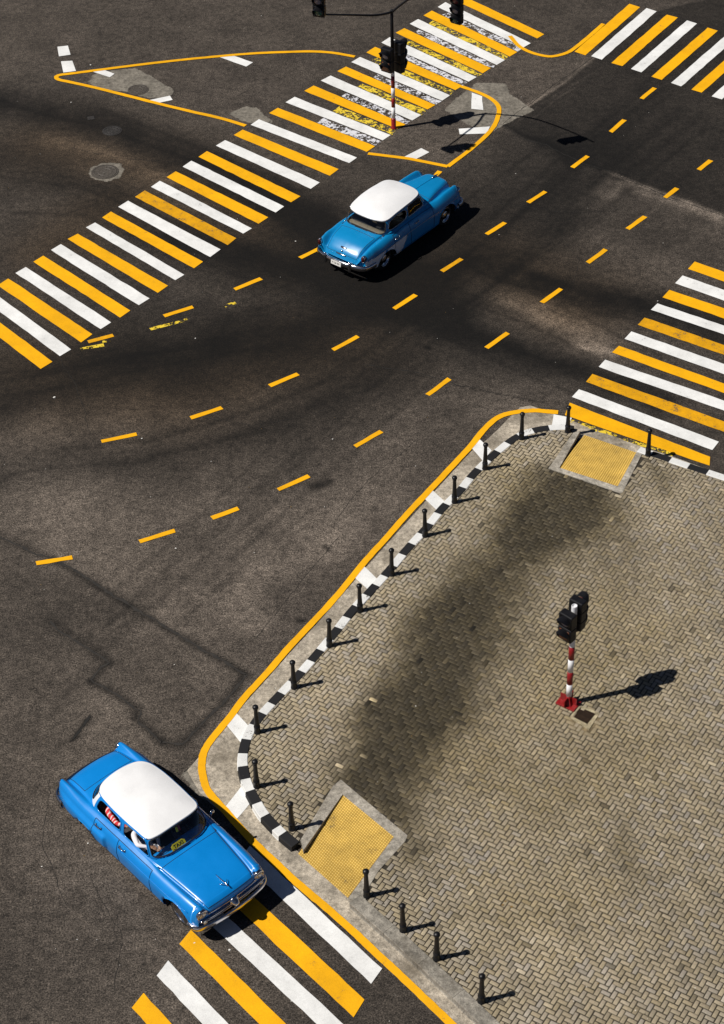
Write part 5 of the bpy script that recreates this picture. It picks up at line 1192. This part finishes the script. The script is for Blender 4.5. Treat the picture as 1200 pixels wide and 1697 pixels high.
# ------------------------------------------------------------------ people in the nearer car
M['skin'] = simple('skin', (0.30, 0.155, 0.09), .5, var=.06); M['skin_dark'] = simple('darker_skin', (0.12, 0.06, 0.035), .5, var=.06)
M['shirt_white'] = simple('white_shirt_cloth', (0.72, 0.70, 0.74), .8, var=.06, nscale=14)
M['trousers'] = simple('grey_trouser_cloth', (0.13, 0.13, 0.16), .85, var=.1); M['hair'] = simple('dark_hair', (0.010, 0.008, 0.007), .6)
M['shirt_dark'] = simple('navy_shirt_cloth', (0.02, 0.024, 0.05), .85)
def pattern_cloth():
    mt, n, l, b = new_mat('red_white_pattern_cloth'); tc = n.new('ShaderNodeTexCoord'); w = n.new('ShaderNodeTexWave'); w.inputs['Scale'].default_value = 4.5; w.inputs['Distortion'].default_value = 7; w.inputs['Detail'].default_value = 2
    l.new(tc.outputs['Object'], w.inputs['Vector']); l.new(mixc(n, l, ramp(n, l, w.outputs['Fac'], .62, .78), (.62, .03, .04), (.75, .62, .62)), b.inputs['Base Color']); b.inputs['Roughness'].default_value = .85; return mt
M['shirt_red'] = pattern_cloth()
def skin_mesh(nodes, edges, root):
    """one continuous body grown along a skeleton: nodes are (x,y,z,rx,ry)"""
    me = bpy.data.meshes.new('tmp'); me.from_pydata([n[:3] for n in nodes], edges, []); o = bpy.data.objects.new('tmp', me); COL.objects.link(o)
    md = o.modifiers.new('skin', 'SKIN'); md.use_smooth_shade = True; md.branch_smoothing = .4
    for i, n in enumerate(nodes): o.data.skin_vertices[0].data[i].radius = (n[3], n[4] if len(n) > 4 else n[3]); o.data.skin_vertices[0].data[i].use_root = (i == root)
    sb = o.modifiers.new('sub', 'SUBSURF'); sb.levels = 2; sb.render_levels = 2
    dg = bpy.context.evaluated_depsgraph_get(); r = bpy.data.meshes.new_from_object(o.evaluated_get(dg)); bpy.data.objects.remove(o); return r
def person(hip, lean, shoulders_y, armR, armL, headyaw, skin, top, bottom, label, grip=None):
    """seated figure in car coordinates, facing +x; arms given as (elbow, wrist, finger direction)"""
    hx, hy, hz = hip; tx = -lean
    N = []; E = []
    def nd(x, y, z, a, b=None): N.append((x, y, z, a, b or a)); return len(N)-1
    def ed(*c): E.extend(zip(c[:-1], c[1:]))
    pel = nd(hx, hy, hz, .13, .15); wst = nd(hx+tx*.35, hy, hz+.18, .12, .14); chs = nd(hx+tx*.7, hy, hz+.36, .135, .165); col = nd(hx+tx, hy, hz+.50, .075, .10)
    nk = nd(hx+tx*1.0+.015, hy, hz+.585, .052); jaw = nd(hx+tx+.045, hy, hz+.66, .068, .062); sk = nd(hx+tx+.03, hy, hz+.755, .092, .078); top_ = nd(hx+tx+.015, hy, hz+.80, .070, .060)
    ed(pel, wst, chs, col, nk, jaw, sk, top_)
    nose = nd(hx+tx+.045+.095, hy, hz+.70, .014); E.append((sk, nose))
    for sg in (1, -1):
        kn = nd(hx+.42, hy+sg*.14, hz+.06, .075); th = nd(hx+.10, hy+sg*.10, hz+.0, .098); an = nd(hx+.50, hy+sg*.13, hz-.26, .05); to = nd(hx+.66, hy+sg*.13, hz-.29, .042); ed(pel, th, kn, an, to)
    arms = []
    for sg, (el, wr, fd) in ((-1, armR), (1, armL)):
        sh = nd(hx+tx+.0, hy+sg*shoulders_y, hz+.45, .072); e = nd(*el, .05); w = nd(*wr, .031); ed(col, sh, e, w)
        f = Vector(fd).normalized(); side = Vector((0, 0, 1)).cross(f); side = side.normalized() if side.length > .1 else Vector((0, 1, 0)); dn = f.cross(side)
        W_ = Vector(wr); pm = W_+f*.055; p = nd(*pm, .036, .022); ed(w, p)
        for k, (o_, L) in enumerate(((-.030, .062), (-.010, .075), (.011, .070), (.031, .055))):
            b1 = pm+f*.042+side*o_; b2 = b1+f*L*.5-dn*.006; b3 = b1+f*L*.85-dn*.03; i1 = nd(*b1, .0105); i2 = nd(*b2, .0095); i3 = nd(*b3, .008); ed(p, i1, i2, i3)
        t1_ = pm-side*sg*.030-f*.015; t2 = t1_-side*sg*.022+f*.030; t3 = t2+f*.026-dn*.01; i1 = nd(*t1_, .014); i2 = nd(*t2, .011); i3 = nd(*t3, .009); ed(p, i1, i2, i3); arms.append((Vector(el), W_))
    me = skin_mesh(N, E, 0)
    for m_ in (skin, top, bottom): me.materials.append(m_)
    for poly in me.polygons:
        c = poly.center; mi = 1
        if c.z > hz+.545 and abs(c.y-hy) < .12: mi = 0
        elif c.z < hz+.07 or (c.x > hx+.17 and c.z < hz+.16 and abs(c.y-hy) < .26): mi = 2
        for e, w in arms:
            d = (w-e).normalized(); t = (Vector(c)-e).dot(d)
            if t > (w-e).length-.01 and (Vector(c)-w).length < .19: mi = 0
        poly.material_index = mi; poly.use_smooth = True
    o = bpy.data.objects.new('person', me); COL.objects.link(o); o.matrix_world = CAR_M; tag(o, label, 'person')
    hc = Vector((hx+tx+.02, hy, hz+.765)); g = MB(); V = []; F = []; nu, nv = 20, 9
    for i in range(nv+1):
        a = PI*.58*i/nv
        for j in range(nu):
            b = 2*PI*j/nu; fr = math.cos(b); cut = a if fr < .2 else a*(1-.45*fr); V.append((hc.x-.005+.106*math.sin(cut)*math.cos(b), hc.y+.092*math.sin(cut)*math.sin(b), hc.z+.098*math.cos(cut)))
    F = [(i*nu+j, i*nu+(j+1) % nu, (i+1)*nu+(j+1) % nu, (i+1)*nu+j) for i in range(nv) for j in range(nu)]; g.add(V, F); g.build('hair', M['hair'], o, True)
    g = MB()
    for sg in (1, -1): g.lathe([(.011, 0), (.008, .005), (.003, .008)], 10, Matrix.Translation((hc.x+.083, hy+sg*.032, hz+.735)) @ Matrix.Rotation(PI/2, 4, 'Y'))
    g.tube([(hc.x+.083, hy-.025, hz+.668), (hc.x+.092, hy, hz+.666), (hc.x+.083, hy+.025, hz+.668)], .006, 6); g.build('face_features', M['ink'], o)
    g = MB()
    for sg in (1, -1): g.lathe([(.030, -.006), (.032, .0), (.022, .010), (.006, .008)], 12, Matrix.Translation((hc.x-.012, hy+sg*.082, hz+.72)) @ Matrix.Rotation(-sg*PI/2, 4, 'X'))
    g.build('ear', skin, o, True)
    return o
person((-.20, -.40, .575), .06, .19, ((.06, -.715, 1.075), (.25, -.56, 1.065), (.8, .5, .0)), ((.0, -.20, .86), (.18, -.30, .80), (.9, -.2, -.1)), 0, M['skin'], M['shirt_white'], M['trousers'],
 'front passenger in a white shirt resting an elbow on the open window sill')
person((-.20, .36, .565), .06, .19, ((.0, .13, .90), (.13, .20, 1.02), (.4, .3, .6)), ((.0, .60, .90), (.13, .53, 1.02), (.4, -.3, .6)), 0, M['skin_dark'], M['shirt_dark'], M['trousers'],
 'driver in a dark shirt holding the steering wheel of the nearer car')
person((-1.06, -.42, .575), .05, .19, ((-.78, -.62, .93), (-.60, -.52, .93), (.9, .2, -.1)), ((-.80, -.22, .86), (-.62, -.34, .85), (.9, -.3, -.1)), 0, M['skin'], M['shirt_red'], M['trousers'],
 'rear passenger in a red and white patterned top behind the open back window')

# ------------------------------------------------------------------ litter: paper scraps, leaves and crumbs nobody would count
M['scrap'] = simple('pale_scrap', (.66, .64, .6), .8); M['leaf'] = simple('dry_leaf', (.20, .12, .03), .8); M['grit'] = simple('dark_grit', (.02, .018, .015), .9)
def litter():
    mb = MB(); r = np.random.default_rng(3)
    def bit(p, sz, mi):
        n = 5; a0 = r.random()*6; V = [(p[0]+sz*r.uniform(.5, 1)*math.cos(a0+k*2*PI/n), p[1]+sz*.7*r.uniform(.5, 1)*math.sin(a0+k*2*PI/n), p[2]+.006+r.uniform(0, .5)*sz) for k in range(n)]
        V += [(x, y, p[2]+.001) for x, y, z in V]; mb.add(V, [tuple(range(n)), tuple(range(n, 2*n))[::-1]]+[(k, (k+1) % n, n+(k+1) % n, n+k) for k in range(n)], mi)
    for q, s_ in (((90, 659), .06), ((291, 909), .035), ((324, 561), .03), ((322, 1563), .03), ((380, 1575), .035), ((235, 727), .03), ((146, 1398), .03), ((1090, 499), .025), ((490, 400), .03), ((855, 288), .025), ((551, 728), .03), ((118, 170), .03), ((150, 108), .04)): bit(G(q), s_, 0)
    for i in range(260):
        q = (r.uniform(0, 1200), r.uniform(0, 1697)); p = G(q); bit(p+[0, 0, 0.0], r.choice([.008, .011, .015, .02], p=[.45, .3, .18, .07]), int(r.choice([0, 1, 2], p=[.5, .2, .3])))
    for i in range(170):
        q = (r.uniform(480, 1200), r.uniform(760, 1697)); p = G(q, PAVE)
        if in_poly(np.array([p[0]]), np.array([p[1]]), PVP)[0]: bit(p, r.choice([.010, .015, .02], p=[.5, .35, .15]), int(r.choice([0, 1, 2], p=[.35, .3, .35])))
    for q in ((833, 1500), (848, 1503), (838, 1494)): bit(G(q, PAVE), .035, 1)
    tag(mb.build('litter', [M['scrap'], M['leaf'], M['grit']]), kind='stuff')
litter()
